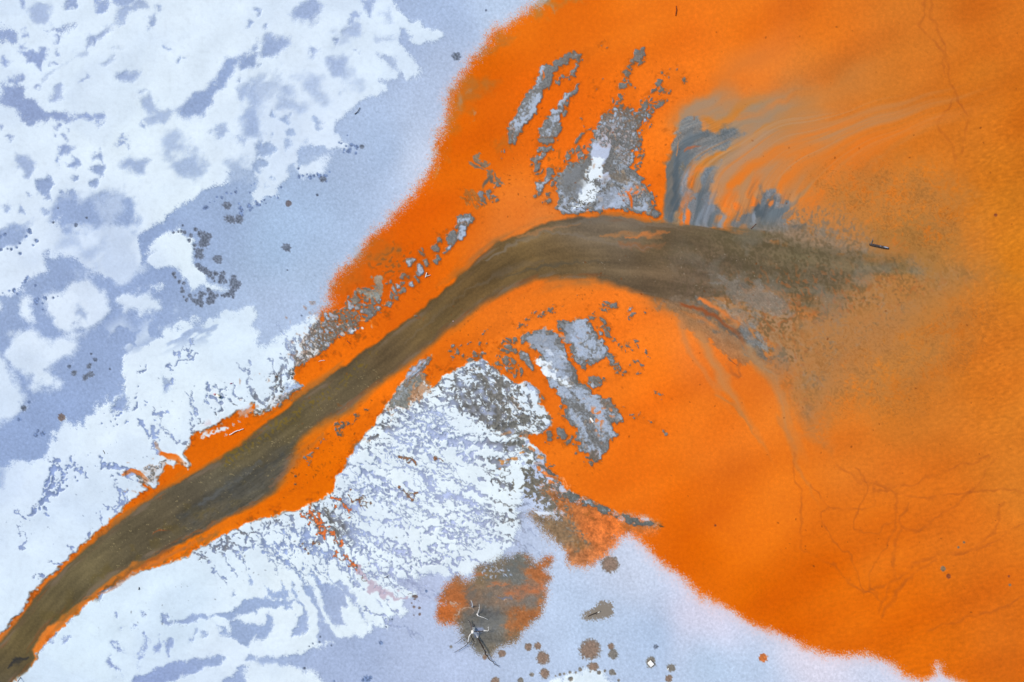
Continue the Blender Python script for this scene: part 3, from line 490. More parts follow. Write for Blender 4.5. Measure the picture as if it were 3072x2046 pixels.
streak(Q("590,380 660,300 720,240"), 7, 7, 4, (200, 134, 70), .7, 9)
streak(Q("430,1000 560,820 740,680 950,540 1250,400 1500,300"), 20, 34, 30, (186, 140, 102), .9, 10)
streak(Q("480,720 640,680 760,590 900,510 1000,440"), 14, 14, 6, (160, 134, 108), .7, 30)
streak(Q("560,1060 640,900 780,760 980,620 1200,520"), 22, 28, 30, (194, 138, 96), .85, 11)
streak(Q("640,1010 740,900 900,780 1150,640 1500,500 1900,380"), 10, 22, 40, (226, 124, 44), .85, 12)
streak(Q("1000,1060 1060,930 1150,820 1280,720 1420,640"), 14, 22, 20, (190, 134, 88), .75, 13)
streak(Q("1240,1060 1340,900 1480,740 1700,600 1900,520"), 8, 20, 30, (230, 124, 42), .8, 14)
streak(Q("1300,1180 1400,1000 1520,830 1700,700 1860,620"), 16, 20, 16, (188, 132, 84), .75, 15)
streak(Q("1400,1220 1500,1100 1640,960 1760,830"), 14, 18, 14, (180, 134, 92), .65, 16)
streak(Q("1480,1200 1600,1060 1720,930 1867,800 2100,700"), 10, 16, 20, (234, 124, 40), .85, 17)
streak(Q("1560,1360 1620,1200 1760,1060 1900,900"), 16, 20, 24, (230, 122, 42), .6, 18)
streak(Q("700,1220 730,1040 800,900"), 14, 18, 14, (232, 122, 44), .75, 19); streak(Q("930,1130 940,1000 1040,860 1160,740"), 10, 16, 16, (228, 122, 46), .75, 20)
streak(F("1760,330 1850,250 1980,190 2100,150"), 30, 40, 50, (196, 128, 66), .4, 21); streak(F("1800,420 1960,330 2100,300"), 20, 30, 40, (224, 120, 38), .4, 22)
streak(F("1620,220 1700,150 1850,90"), 30, 40, 50, (214, 122, 52), .35, 23)
# ---- slate plumes of fine silt
SL = (112, 124, 134)
def feather(poly, am, col, so=4, warp=9, L=26, sd=0, adir=None, th=0.0, am2=1.0):
    r = R(poly, 60, warp, L, sd); 
    if adir == 'flow': n = .9 * flow(r.sl, 1.6, 1.2, sd) + .3 * flow(r.sl, 2.0, 2.6, sd + 1)
    elif adir is None: n = fbm(r.x, r.y, 30, sd)
    else:
        a, b = rot(r.x + 6 * fbm(r.x, r.y, 60, sd + 5), r.y + 6 * fbm(r.x, r.y, 60, sd + 6), adir, 4.5); n = .75 * fbm(a, b, 26, sd) + .4 * per(a, b, 6, sd)
    m = sstep(-so, so, r.sd + 7 * am2 * n + th)
    c = np.array(col, np.float32) * (1 + .07 * n + .05 * WS[r.sl])[..., None]
    C[r.sl] += (c - C[r.sl]) * (m * am)[..., None]
    return r, m
feather(Q("-20,1430 0,1200 20,950 30,700 60,540 100,430 180,300 210,240 290,255 370,215 385,260 350,330 400,340 430,370 480,390 560,370 640,330 720,295 840,300 870,330 830,400 740,450 690,510 560,560 520,600 430,620 350,660 270,730 210,830 170,950 160,1080 150,1250 190,1430"), .9, (114, 122, 128), 7, 6, 50, 1, 'flow', -2)
feather(Q("300,300 500,390 600,360 760,300 840,330 760,420 560,450 420,480 280,620 210,760 190,760 230,600 330,480 420,420"), .6, (96, 110, 122), 9, 6, 50, 21, 'flow', -3)
feather(Q("10,1000 20,700 90,560 110,640 60,900 40,1300 -10,1400"), .5, (98, 104, 104), 8, 6, 50, 2, 'flow')
feather(Q("60,1450 70,1250 90,1050 110,900 130,740 200,690 170,850 150,1000 130,1200 110,1450"), .7, (150, 124, 92), 3, 4, 20, 3, -80)
q_ = R(Q("80,1300 60,1100 80,900 100,740 180,680 240,690 180,800 150,950 120,1200"), 20); v1, ve, vi = vor(q_.x, q_.y, 7, 3)
paint(q_.sl, q_.m(6) * sstep(.36, .2, v1) * (vi > .55), (196, 160, 106)); paint(q_.sl, q_.m(6) * sstep(.33, .2, v1) * (vi < .2), (176, 180, 172))
feather(Q("160,1450 200,1150 180,1050 260,1010 330,1030 360,960 420,830 480,740 600,720 640,740 560,800 560,870 520,940 490,1000 520,1060 430,1130 560,1090 610,1130 600,1200 640,1240 650,1290 620,1400 600,1450"), .9, (122, 132, 144), 7, 6, 50, 4, 'flow', -2)
feather(Q("330,1120 380,960 430,850 500,760 560,780 480,860 420,960 400,1080 340,1180"), .6, (104, 114, 122), 8, 5, 50, 5, 'flow')
feather(Q("190,1420 180,1120 160,1010 240,830 300,790 240,880 200,990 215,1010 290,1000 190,1090 230,1300"), .75, (138, 148, 164), 7, 5, 50, 6, 'flow', -2)
feather(Q("170,1190 230,1090 310,1070 330,1110 260,1160 230,1260 240,1400 200,1400 120,1400 190,1330 210,1230"), .95, (240, 124, 52), 5, 4, 40, 7, 'flow')
feather(Q("230,850 330,770 470,720 440,790 360,830 340,900 280,960 250,910"), .8, (226, 128, 60), 6, 4, 40, 8, 'flow')
feather(Q("640,1450 690,1300 800,1300 850,1250 840,1130 830,1080 880,1130 900,1200 980,1230 1020,1160 1000,1090 1060,1010 1110,920 1130,1000 1200,990 1230,1010 1190,1080 1130,1190 1210,1140 1240,1060 1290,1080 1270,1160 1340,1130 1390,1160 1420,1230 1330,1280 1250,1330 1340,1370 1400,1430 1420,1480 1330,1500"), .9, (122, 132, 144), 6, 5, 40, 9, 'flow', -2)
feather(Q("960,1280 1010,1100 1080,1000 1140,1010 1110,1120 1040,1220 1120,1290 1240,1160 1250,1080 1290,1100 1210,1240 1080,1330"), .55, (104, 112, 120), 8, 5, 40, 10, 'flow')
feather(F("1700,540 1820,500 1850,510 1870,530 1900,520 1940,545 1990,560 2000,590 1900,590 1800,565"), .8, (124, 132, 140), 4, 9, 26, 11, 25, -2)
q_ = R(F("1800,480 1930,470 2000,520 2030,570 1940,575 1850,545"), 60, 6, 50); mm = q_.m(30)
paint(q_.sl, mm * .6, (176, 128, 84)); v = per(*rot(q_.x + 2 * fbm(q_.x, q_.y, 30, 7), q_.y + 2 * fbm(q_.x, q_.y, 30, 8), -70, 1.6), 10, 8) + .5 * per2(q_.x, q_.y, 6, 9)
paint(q_.sl, mm * .6 * sstep(.2, 1.2, v), (116, 112, 106)); paint(q_.sl, mm * .4 * sstep(.7, 1.6, -v), (226, 134, 66))

def Q2(s): return Q(s)
def finger(line, w, col, am, sd): streak(Q(line), w, w * .75, .5, col, am, sd, .9, .9)
DK, MD, LT = (84, 94, 102), (106, 116, 124), (136, 146, 160)
for i, (q, w_, col, am) in enumerate((
    ("60,1430 80,1100 130,800 180,560 240,380 330,260 400,190", 22, MD, .8), ("100,1300 150,900 230,640 320,490 460,420 600,380 760,330 880,290", 26, DK, .75), ("120,1150 190,830 290,640 430,560 560,500 700,470 800,420", 20, MD, .7), ("20,1300 40,900 80,650 110,480 150,320", 14, (112, 112, 110), .7), ("200,500 330,420 440,400 560,400", 16, MD, .6), ("170,700 230,480 260,330 300,240", 18, MD, .7), ("190,900 300,700 420,620 520,560", 10, LT, .6), ("150,1250 200,1000 260,820 340,740", 9, LT, .7),
    ("230,1440 330,1150 400,920 480,800 580,730 660,700", 26, MD, .8), ("320,1400 400,1150 460,950 540,830 640,760", 16, DK, .7), ("400,1440 470,1200 540,1060 600,980", 18, LT, .7), ("500,1440 560,1250 610,1120", 16, MD, .7), ("620,1440 640,1320 690,1260", 12, LT, .6), ("360,1440 440,1250 500,1120", 12, LT, .6),
    ("700,1440 800,1330 850,1220 845,1110 830,1040", 16, MD, .85), ("860,1420 900,1280 880,1180 850,1120", 12, MD, .7), ("900,1430 1000,1290 1060,1160 1090,1040 1120,920", 22, MD, .85), ("1000,1420 1060,1280 1130,1150 1180,1060 1230,1000", 18, DK, .75), ("1040,1300 1040,1150 1020,1060", 10, DK, .7), ("1080,1400 1160,1270 1230,1150 1260,1050", 18, DK, .75), ("1100,1440 1240,1310 1330,1230 1400,1160 1500,1060", 18, MD, .8), ("1200,1440 1310,1340 1400,1270 1480,1190", 16, MD, .7), ("960,1400 980,1280 960,1240", 9, LT, .6), ("1280,1180 1330,1140 1370,1090", 10, MD, .6),
    ("1300,1440 1370,1380 1400,1340", 12, MD, .7), ("1400,1460 1450,1400 1480,1350", 11, DK, .6), ("1500,1440 1535,1380 1540,1330", 10, DK, .7), ("1540,1500 1580,1430 1600,1380", 10, (124, 124, 122), .6), ("1640,1520 1680,1440 1720,1390", 11, (126, 120, 114), .6), ("1740,1540 1780,1460 1830,1400", 12, (128, 120, 110), .6), ("1840,1560 1880,1480 1930,1430", 12, (132, 120, 106), .6), ("1960,1600 2000,1530 2060,1470", 12, (134, 120, 104), .55))):
    finger(q, w_, col, am, 70 + i)
for i, (q, w_, col, am) in enumerate((("170,1200 230,1110 300,1080 320,1130", 12, (238, 126, 54), .85), ("200,1420 225,1300 235,1180", 9, (240, 124, 50), .9), ("130,1390 170,1380 210,1390", 10, (240, 124, 50), .8), ("240,860 300,800 380,750 470,720", 14, (228, 128, 58), .75), ("250,920 300,880 330,850", 10, (228, 128, 58), .7), ("760,1270 800,1200 820,1120", 12, (236, 124, 48), .85), ("930,1170 950,1100 940,1020", 11, (234, 124, 48), .85), ("1120,1190 1160,1130 1190,1090", 8, (214, 128, 70), .7), ("1290,1150 1320,1080 1380,1010", 9, (206, 130, 76), .6), ("320,620 420,560 520,530", 4, (190, 100, 60), .6), ("240,600 340,540 420,480", 3, (196, 100, 56), .6), ("110,620 130,520 170,430", 3, (206, 140, 88), .5), ("660,1300 690,1240 700,1180", 8, (232, 128, 56), .7))):
    streak(Q(q), w_ * .7, w_, 1, col, am, 120 + i, 1.3, .6)

slate = R(Q("-20,1450 0,900 60,500 200,220 400,180 620,300 760,270 900,310 760,480 660,720 560,860 640,1100 800,1080 1000,900 1150,900 1300,1040 1520,1060 1420,1240 1500,1380 1800,1380 2000,1480 1900,1600 1200,1480 600,1460"), 30)
st_ = .6 * samp(FT, fSA[slate.sl] * .5, fTN[slate.sl] * 900) + .5 * samp(FT, fSA[slate.sl] * 1.2 + 99, fTN[slate.sl] * 2200)
C[slate.sl] *= (1 + slate.m(20) * .04 * st_)[..., None]
paint(slate.sl, slate.m(20) * .14 * sstep(.9, 1.7, st_ + .4 * fbm(slate.x, slate.y, 60, 5)), (170, 132, 104))
paint(slate.sl, slate.m(20) * .14 * sstep(.8, 1.6, -st_ + .4 * fbm(slate.x, slate.y, 60, 6)), (92, 98, 104))

fl1 = .6 * samp(FT, fSA[fs.sl] * .07, fTN[fs.sl] * 330 + 17) + .5 * samp(FT, fSA[fs.sl] * .09 + 500, fTN[fs.sl] * 760 + 91)
en = sstep(-.5, 0, fTN[fs.sl]) * sstep(3.4, 2.2, fTN[fs.sl]) * sstep(120, 260, fs.s) * sstep(1050, 600, fs.s)
paint(fs.sl, en * .40 * sstep(.5, 1.3, fl1), (186, 150, 118)); paint(fs.sl, en * .42 * sstep(.5, 1.3, -fl1), (224, 126, 48))
# ------------------------------------------------------------------ the stream
strm = TT([[-300, 2000]], (0, 2, "0,1295 60,1228 150,1122 240,1000 330,890 440,790 560,680 700,560 850,452 980,352 1100,272 1250,182 1400,102 1480,52 1560,5"), (0, 1, "1660,1510 1766,1405"),
          (1, 1, "150,1292 300,1182 450,1072 560,990 700,880 850,780 960,700 1080,620 1180,540 1260,462 1370,372 1480,272 1570,182 1680,95"), ("1180,546 1240,516 1330,497 1420,499 1500,516 1560,522 1650,526 1750,537 1830,548 1900,566 2000,580 2090,592 2100,625 2010,655 1950,680 1850,700 1760,680 1680,690 1600,700 1510,690 1430,662 1370,642 1300,636 1230,642 1170,666 1110,697 1050,742 1000,782 950,822 900,862 850,896 800,936 740,971 700,1000 672,1040 655,1090 630,1130 580,1161 520,1191 450,1231 380,1266 310,1291 250,1331 200,1371 150,1411 100,1451 75,1491 82,1512 55,1546 0,1590 -200,1800",))
r = R(strm, 90, 1.6, 40, 4)
axis = S(curve(F("-60,1600 60,1470 200,1310 400,1180 600,1050 760,940 900,830 1040,710 1180,600 1300,560 1500,570 1700,600 1900,620 2150,640"), 6), 200)
t = np.full((GH, GW), 0, np.float32); sA = t.copy(); t[axis.sl] = axis.t; sA[axis.sl] = axis.s
t, sA = t[r.sl], sA[r.sl]
bed = field("60,1480 106,92,58;200,1330 102,92,66;380,1220 101,91,70;480,1150 98,90,74;560,1110 86,85,78;620,1070 92,86,74;560,1050 104,92,62;660,990 102,90,62;800,900 98,86,64;900,800 104,86,60;1000,740 106,86,54;1100,660 110,86,52;1200,600 112,90,56;1300,570 112,90,58;1500,570 104,86,60;1500,640 104,86,66;"
            "1700,560 100,90,66;1700,640 106,92,74;1850,580 98,90,66;1900,640 112,98,76;2050,620 116,98,68;2150,620 140,110,66;1600,670 104,88,72;1440,530 110,98,84;1350,510 114,102,88;30,1540 90,84,70;20,1510 100,86,56")[r.sl]
n1 = samp(FT, sA * .35, t * 2.6); n2 = samp(FT, sA * .9 + 300, t * 6); n3 = per(r.x, r.y, 7, 70)
bed = bed * (1 + .05 * n1 + .03 * n2 + .02 * n3 + .02 * WN[r.sl] + .03 * fbm(r.x, r.y, 150, 71))[..., None]
left = sstep(1900, 2300, r.x)                      # 0 up the channel, 1 at the mouth
sd = r.sd + (1.0 + 14 * left) * n1 + (1.2 + 2 * left) * n2
southeast = sstep(2, -6, t) * 0
wid = 5 + 9 * sstep(-6, 10, t) * sstep(500, 900, r.x) + 40 * sstep(2050, 2600, r.x)
m = sstep(-wid, wid, sd + 2)
# brown, dragged margins
mar = sstep(-26, 4, sd + 3 * n2 + 5 * n1) * (1 - m) * (1 - left) * sstep(2, 10, lakeD[r.sl])
mar = np.maximum(mar, sstep(-40, 8, sd + 5 * n1) * (1 - m) * (1 - left) * sstep(0, 20, t) * sstep(600, 1000, r.x) * .8)
paint(r.sl, mar * .6 * sstep(-.6, .9, n1 + .3), (150, 108, 66))
C[r.sl] += (bed - C[r.sl]) * m[..., None]
rim = np.clip(1 - np.abs(sd - 9) / 12, 0, 1) * (1 - left)
paint(r.sl, rim * .5 * sstep(-.3, .8, n1 + .5 * n2), (104, 84, 66)); paint(r.sl, rim * .4 * sstep(.4, 1.2, n2 + .4 * n1), (138, 124, 112)); paint(r.sl, rim * .35 * sstep(.9, 1.6, samp(FT, sA * .6, t * 5 + 90)), (150, 82, 40))
K[r.sl] = np.where(m > .5, STREAM, K[r.sl]); Z[r.sl] = Z[r.sl] * (1 - m) - m * .06
streamM = np.zeros_like(cov); streamM[r.sl] = m
# pale flecks and ochre algae in the bed
fl_ = R(F("250,1240 480,1080 700,950 860,840 900,860 780,960 640,1110 520,1180 380,1260 200,1340"), 30); v1, ve, vi = vor(fl_.x + 3 * WN[fl_.sl], fl_.y, 9, 4)
paint(fl_.sl, fl_.m(20) * sstep(.26, .12, v1) * (vi > .86) * .7 * streamM[fl_.sl], (168, 152, 110))
al = S(curve(F("520,1060 640,975 760,900 860,810")), 60, 4, 30); paint(al.sl, al.m(20, 10, 1.6) * .55 * sstep(.2, 1.3, per(al.x, al.y, 10, 5) + .5 * fbm(al.x, al.y, 40, 6)) * streamM[al.sl], (128, 104, 32))
al = S(curve(F("120,1430 240,1330 400,1200 560,1120")), 80, 4, 30); paint(al.sl, al.m(30, 30, 1.6) * .35 * sstep(.3, 1.3, fbm(al.x, al.y, 50, 6)), (104, 88, 44))
for q, w_, col, am in (("410,1190 480,1150 560,1110 650,1050", 15, (74, 74, 70), .5), ("460,1160 520,1120 600,1060", 9, (96, 100, 104), .5), ("1210,618 1300,605 1400,600", 5, (84, 78, 66), .4), ("1150,640 1250,612 1330,604", 4, (86, 78, 64), .4), ("230,1365 330,1290 420,1240", 6, (70, 70, 62), .5), ("1100,655 1180,615 1250,600", 8, (112, 98, 82), .4), ("930,790 1010,720 1100,650", 4, (120, 104, 84), .4),
                       ("620,1120 700,1040 740,1000", 8, (150, 110, 84), .4), ("420,1240 500,1200 600,1150", 5, (150, 90, 46), .5), ("330,1300 380,1272 400,1262", 6, (150, 86, 40), .7), ("1320,512 1400,505 1480,520", 9, (126, 116, 104), .5), ("1380,545 1440,538 1520,545", 8, (176, 122, 76), .6), ("1440,548 1490,540 1540,533", 5, (206, 122, 64), .6), ("1420,560 1490,568 1530,560", 7, (150, 100, 66), .55), ("1250,535 1330,540 1400,560 1500,572", 4, (128, 118, 108), .4), ("1120,598 1180,560 1240,535 1300,520", 6, (134, 124, 114), .5), ("1190,545 1260,528 1330,515", 4, (170, 120, 76), .5), ("20,1530 45,1520 65,1512", 6, (50, 50, 52), .7)):
    s = S(curve(F(q)), 40, 3, 30); nn = samp(FT, s.s * .5, s.t * 5 + 40)
    paint(s.sl, (s.m(w_ * .5, w_ * .5, 1.5, w_ * 1.3) * am * (.6 + .6 * sstep(-1, 1, nn))).clip(0, 1), col)
dk = R(F("400,1190 520,1110 640,1040 690,1000 660,1080 600,1130 520,1180 440,1220"), 60, 8, 50); a, b = rot(dk.x, dk.y, -35, 3)
paint(dk.sl, dk.m(16) * .4 * sstep(-.3, .9, fbm(a, b, 40, 9)), (80, 79, 74)); paint(dk.sl, dk.m(14) * .2 * sstep(.5, 1.3, per(a, b, 7, 9)), (104, 104, 102)); paint(dk.sl, dk.m(14) * .3 * sstep(.7, 1.5, per(a, b, 6, 19)), (58, 58, 54))
# the mouth: feathered, rippled sand and slate
mo = R(F("1480,560 1700,530 1850,530 2000,560 2150,590 2230,630 2140,690 2040,760 1950,830 1890,900 1860,960 1810,880 1740,820 1680,780 1600,730 1520,695"), 160)
near_m = mo.m(55)
u, v = rot(mo.x + 10 * fbm(mo.x, mo.y, 70, 80), mo.y + 10 * fbm(mo.x, mo.y, 70, 81), 68, 1.8)
rpl = .8 * per(u, v, 16, 82) + .5 * per2(mo.x, mo.y, 9, 83)
grad = sstep(1500, 2500, mo.x - .7 * (mo.y - 800))
u, v = rot(mo.x + 4 * fbm(mo.x, mo.y, 60, 80), mo.y + 4 * fbm(mo.x, mo.y, 60, 81), 62, 1.5)
v1, ve, vi = vor(u, v, 17, 82); r2 = .8 * per(u, v, 11, 83) + .6 * per2(mo.x, mo.y, 8, 84) + .4 * fbm(mo.x, mo.y, 46, 88)
jit = .55 + .45 * sstep(-1.6, .6, fbm(mo.x, mo.y, 130, 84))
far = sstep(1750, 2350, mo.x)
paint(mo.sl, near_m * (1 - streamM[mo.sl] * .85) * (.85 * jit), (150, 120, 88))
paint(mo.sl, near_m * .48 * sstep(.2, 1.3, r2 + .4 * fbm(mo.x, mo.y, 70, 85)) * (.3 + .7 * far), (92, 80, 56))
paint(mo.sl, near_m * (1 - .65 * streamM[mo.sl]) * .42 * sstep(.1, 1.2, -r2) * sstep(1800, 2250, mo.x) * jit, (178, 146, 118))
paint(mo.sl, near_m * .5 * sstep(.5, 1.3, per(u, v, 12, 87)) * sstep(2050, 2350, mo.x) * sstep(760, 860, mo.y), (172, 102, 56))
paint(mo.sl, near_m * .4 * sstep(-.1, 1.3, fbm(mo.x, mo.y, 120, 187)) * sstep(1900, 2200, mo.x), (130, 126, 118))
for q, am, col, ad in (("1500,690 1560,680 1640,720 1720,770 1790,830 1770,850 1700,840 1640,800 1580,760 1540,720", .55, (128, 112, 96), 40), ("1640,640 1740,650 1800,690 1840,720 1740,720 1680,690", .55, (130, 124, 118), 25), ("1590,690 1660,720 1730,770 1780,820 1740,810 1660,760 1600,715", .75, (104, 100, 94), 42), ("1690,740 1740,760 1770,800 1740,800 1700,775", .7, (120, 126, 130), 40), ("1630,690 1700,705 1760,750 1700,740", .5, (128, 128, 126), 35),
                       ("1540,700 1600,710 1620,760 1570,750", .4, (150, 112, 76), 45)):
    feather(F(q), am, col, 8, 9, 40, 31 + ad, ad, -2)
for i, (q, w0, wm, w1, col, am) in enumerate((("1600,690 1650,705 1700,750 1720,770", 3, 6, 3, (226, 128, 64), .8), ("1560,720 1620,740 1660,780", 3, 6, 3, (222, 128, 62), .7), ("1560,690 1640,725 1700,780 1740,840", 4, 6, 6, (150, 82, 46), .6), ("1700,790 1760,850 1800,930 1830,1020 1850,1100", 10, 14, 10, (176, 138, 100), .55), ("1690,830 1700,870 1660,830", 2, 4, 2, (160, 90, 50), .6),
                                                        ("1600,760 1660,870 1730,980 1790,1080", 12, 10, 4, (196, 136, 84), .45), ("1560,730 1600,830 1670,930 1720,990", 10, 8, 3, (206, 132, 76), .4), ("1640,900 1700,950 1750,1020 1790,1090", 3, 4, 4, (176, 124, 76), .5), ("1780,950 1820,1020 1850,1100 1900,1180", 4, 6, 4, (190, 124, 70), .4))):
    streak(F(q), w0 * 1.3, wm * 1.3, w1 * 1.3, col, am, 40 + i, 1.5, .8)
# tan veil and speckle east of the mouth
for q, so, am, col in (("1880,400 2150,380 2230,450 2200,560 2100,640 2200,640 2250,700 2150,860 2050,930 1900,960 1840,900 1850,760 1950,700 2000,620 1960,520 1880,480", 90, .75, (186, 126, 66)), ("1840,760 1940,720 2060,700 2100,760 2000,860 1880,920 1830,860", 60, .7, (184, 126, 74)), ("1840,940 1900,960 1900,1040 1860,1010", 40, .6, (180, 124, 76)), ("2000,520 2120,500 2200,560 2140,640 2020,600", 60, .6, (164, 118, 62)), ("2100,610 2260,600 2340,640 2200,660", 60, .45, (176, 122, 60))):
    q_ = R(F(q), 120, 12, 90); mm = q_.m(so); v = .7 * per(q_.x + 5 * fbm(q_.x, q_.y, 40, 1), q_.y + 5 * fbm(q_.x, q_.y, 40, 2), 11, 88) + .6 * fbm(q_.x, q_.y, 60, 89)
    paint(q_.sl, (mm * am * sstep(-2.6, .9, v)).clip(0, 1) * (1 - streamM[q_.sl] * .9), col)
    paint(q_.sl, mm * .22 * sstep(.9, 1.9, v) * (1 - streamM[q_.sl]), (134, 92, 46))
# ------------------------------------------------------------------ silt bars standing out of the dyed water
silt_white = np.zeros_like(cov)
def bar(poly, wh=.25, seed=0, fine=3.2, warp=1.8, L=36, cell=0.0, base=(126, 127, 128), so=1.6, rimc=(84, 76, 66), eat=0.0):
    r = R(poly, 24, warp, L, seed); fine = fine * .7; sd = r.sd + fine * (.5 * fbm(r.x, r.y, 30, seed + 3) + .6 * per(r.x, r.y, 12, seed + 4))
    if eat: sd = sd - eat * sstep(.2, 1.4, per(r.x, r.y, 15, seed + 8) + .5 * per2(r.x, r.y, 8, seed + 8)) 
    bars(r, sd, wh, seed, cell, base, so, rimc)
def bars(r, sd, wh, seed, cell, base, so, rimc, rw=3.4):
    m = sstep(-so, so, sd)
    n = .7 * fbm(*rot(r.x, r.y, -58 if seed < 58 else 55, 1.8), 55, seed + 5) + .25 * per(r.x, r.y, 9, seed + 6) + .16 * WS[r.sl]
    c = np.array(base, np.float32) * (1 + .05 * n + .04 * WS[r.sl])[..., None]
    w_ = sstep(0, 1.1, -1.0 + 2.7 * wh +  n + .4 * sstep(2, 22, sd) - .2) * sstep(1, 4, sd)
    c = c + (np.array((184, 200, 226), np.float32) - c) * (w_ * .8)[..., None]
    if cell:
        v1, ve, vi = vor(r.x + 3 * fbm(r.x, r.y, 20, 2), r.y + 3 * fbm(r.x, r.y, 20, 3), 12, seed)
        k = sstep(.12, .45, ve) * cell * sstep(-.9, .3, per(r.x, r.y, 40, seed + 7)) * sstep(3, 8, sd)
        cc = np.where(vi[..., None] > .72, np.array((172, 152, 130), np.float32), np.array((168, 184, 208), np.float32))
        c = c + (cc - c) * (k * (.35 + .6 * vi))[..., None]
        c = c * (1 - .25 * cell * sstep(.16, .04, ve) * sstep(2, 6, sd))[..., None]
    rim = np.clip(1 - np.abs(sd - .5) / rw, 0, 1)
    c = c + (np.array(rimc, np.float32) - c) * (rim * .6)[..., None]
    C[r.sl] += (c - C[r.sl]) * m[..., None]
    K[r.sl] = np.where(m > .5, SILT, K[r.sl]); Z[r.sl] += (.06 + .03 * w_ - Z[r.sl]) * m
    paint(r.sl, np.clip(1 - np.abs(sd + 3) / 4, 0, 1) * .35, (150, 76, 22))
def frags(poly, dens=.3, L=16, adir=-60, st=1.6, seed=0, soft=40, wh=.2, cell=0.0, base=(122, 121, 118), pad=30):
    L *= .74; r = R(poly, pad, 6, 50, seed); z = sstep(-4, soft, r.sd)
    a, b = rot(r.x + 2.2 * fbm(r.x, r.y, 22, seed + 1), r.y + 2.2 * fbm(r.x, r.y, 22, seed + 2), adir, st)
    L *= 1.3; v1, ve, vi = vor(a, b, L * 1.2, seed)
    dn = np.clip(dens * (.3 + .75 * z), 0, 1) + .12 * fbm(r.x, r.y, 60, seed + 3)
    sd = (ve - .10 - .25 * (1 - dn)) * L * .62 + 1.0 * per(r.x, r.y, 8, seed)
    sd = np.where(vi < dn * 1.08, sd, -6) - 8 * (1 - sstep(-8, 2, r.sd))
    bars(r, sd, wh + .25 * (vi - .5), seed, cell, base, 1.3, (98, 88, 76), 2.3)
B = lambda q: T(2, 0, q)
bar(B("478,375 470,400 400,412 345,450 320,480 290,520 268,570 248,620 235,600 215,650 195,720 140,790 105,840 75,900 40,940 10,990 -25,985 -30,930 -20,850 20,800 60,720 110,650 150,580 180,520 195,470 230,450 280,440 340,395 400,365"), .42, 1, 5)
streak(B("200,480 215,540 210,590"), 1, 2.2, 1, (226, 112, 30), .9, 50); bar(B("290,565 320,545 350,510 380,520 440,455 465,432 470,460 430,510 380,540 330,580 305,590"), .15, 2, 6, eat=6)
frags(B("280,400 340,380 470,360 560,340 540,400 480,480 430,460 380,480 330,430"), .42, 13, -40, 1.8, 3); frags(B("480,330 640,260 700,270 620,330 560,360 520,420 490,400"), .2, 9, -30, 1.8, 4)
bar(B("478,558 440,640 375,725 330,790 345,830 330,900 305,960 260,958 200,955 178,940 205,880 215,858 240,800 300,742 370,660 430,590"), .42, 5, 4, 3, 26, .3)
bar(B("365,755 385,770 375,800 350,820 345,780"), .1, 5, 3)
bar(B("178,968 295,965 290,990 230,995 180,995"), .15, 6, 4); bar(B("190,1020 270,1005 285,1030 230,1060 180,1050"), .4, 7, 5); bar(B("140,1130 130,1100 180,1060 245,1050 230,1090 190,1120 155,1145"), .15, 8, 6, eat=6)
bar(B("150,1180 160,1145 200,1140 190,1170"), .1, 9, 4); bar(B("160,1200 200,1190 215,1160 210,1200 180,1215"), .1, 10, 4); bar(B("165,1250 185,1240 215,1245 225,1215 255,1160 290,1160 275,1215 250,1250 225,1270 205,1330 185,1345 160,1310"), .35, 11, 5); bar(B("150,1350 165,1340 175,1360 158,1370"), .1, 12, 3)
frags(B("225,1270 290,1230 310,1300 300,1400 240,1400 225,1340"), .5, 15, -80, 1.5, 13, 20); bar(B("230,1385 250,1370 275,1380 270,1405 240,1405"), .1, 14, 3); frags(B("120,1130 160,1060 200,980 130,1300 150,1350 120,1200"), .2, 9, -80, 1.6, 15, 20); frags(B("150,1380 300,1400 280,1430 170,1410"), .3, 10, 10, 2.2, 16, 12)
q_ = R(B("230,1060 330,1030 345,1090 300,1160 250,1140"), 30); paint(q_.sl, q_.m(8) * .6 * sstep(.2, 1.2, per(*rot(q_.x, q_.y, -70, 2), 9, 3)), (150, 92, 40))
main = B("300,1330 305,1230 330,1195 365,1150 420,1130 470,1110 510,1060 540,1000 575,900 610,830 680,770 760,745 850,785 945,765 930,800 870,880 850,960 885,978 835,1040 840,1130 830,1190 905,1215 890,1270 950,1320 990,1345 975,1410 1010,1470 1000,1500 955,1490 930,1470 830,1460 700,1442 600,1448 500,1458 400,1475 335,1462 295,1432 315,1380")
bar(main, .34, 20, 6, 4, 30, .75)
for q, wh, col, ad in ((B("620,930 690,955 700,1010 650,1090 600,1160 590,1230 640,1210 700,1190 690,1240 600,1250 560,1290 530,1250 520,1180 550,1110 560,1040 580,990"), .9, (196, 208, 236), -65), (B("570,1090 620,1110 610,1180 600,1260 590,1330 550,1400 470,1435 415,1465 450,1380 490,1310 505,1240 520,1170"), 1, (232, 243, 254), -65), (B("690,820 760,800 800,840 720,900 640,950 600,960 640,880"), .5, (172, 182, 204), -60), (B("340,1400 370,1360 390,1400 370,1450"), .6, (190, 204, 230), -65), (B("310,1440 330,1420 400,1450 520,1440 640,1425 780,1430 820,1450 700,1440 520,1455 400,1472 330,1460"), .8, (186, 200, 226), 0), (B("840,1455 880,1420 930,1370 935,1410 920,1465"), .7, (186, 200, 226), -40), (B("600,1330 660,1300 740,1360 780,1430 680,1440 560,1440"), .5, (172, 186, 212), -60)):
    q_ = R(q, 20, 6, 30, 3); n = fbm(q_.x, q_.y, 30, 5); mm = sstep(-3, 4, q_.sd + 4 * n) * wh
    paint(q_.sl, mm, np.array(col, np.float32)); Z[q_.sl] += mm * .03
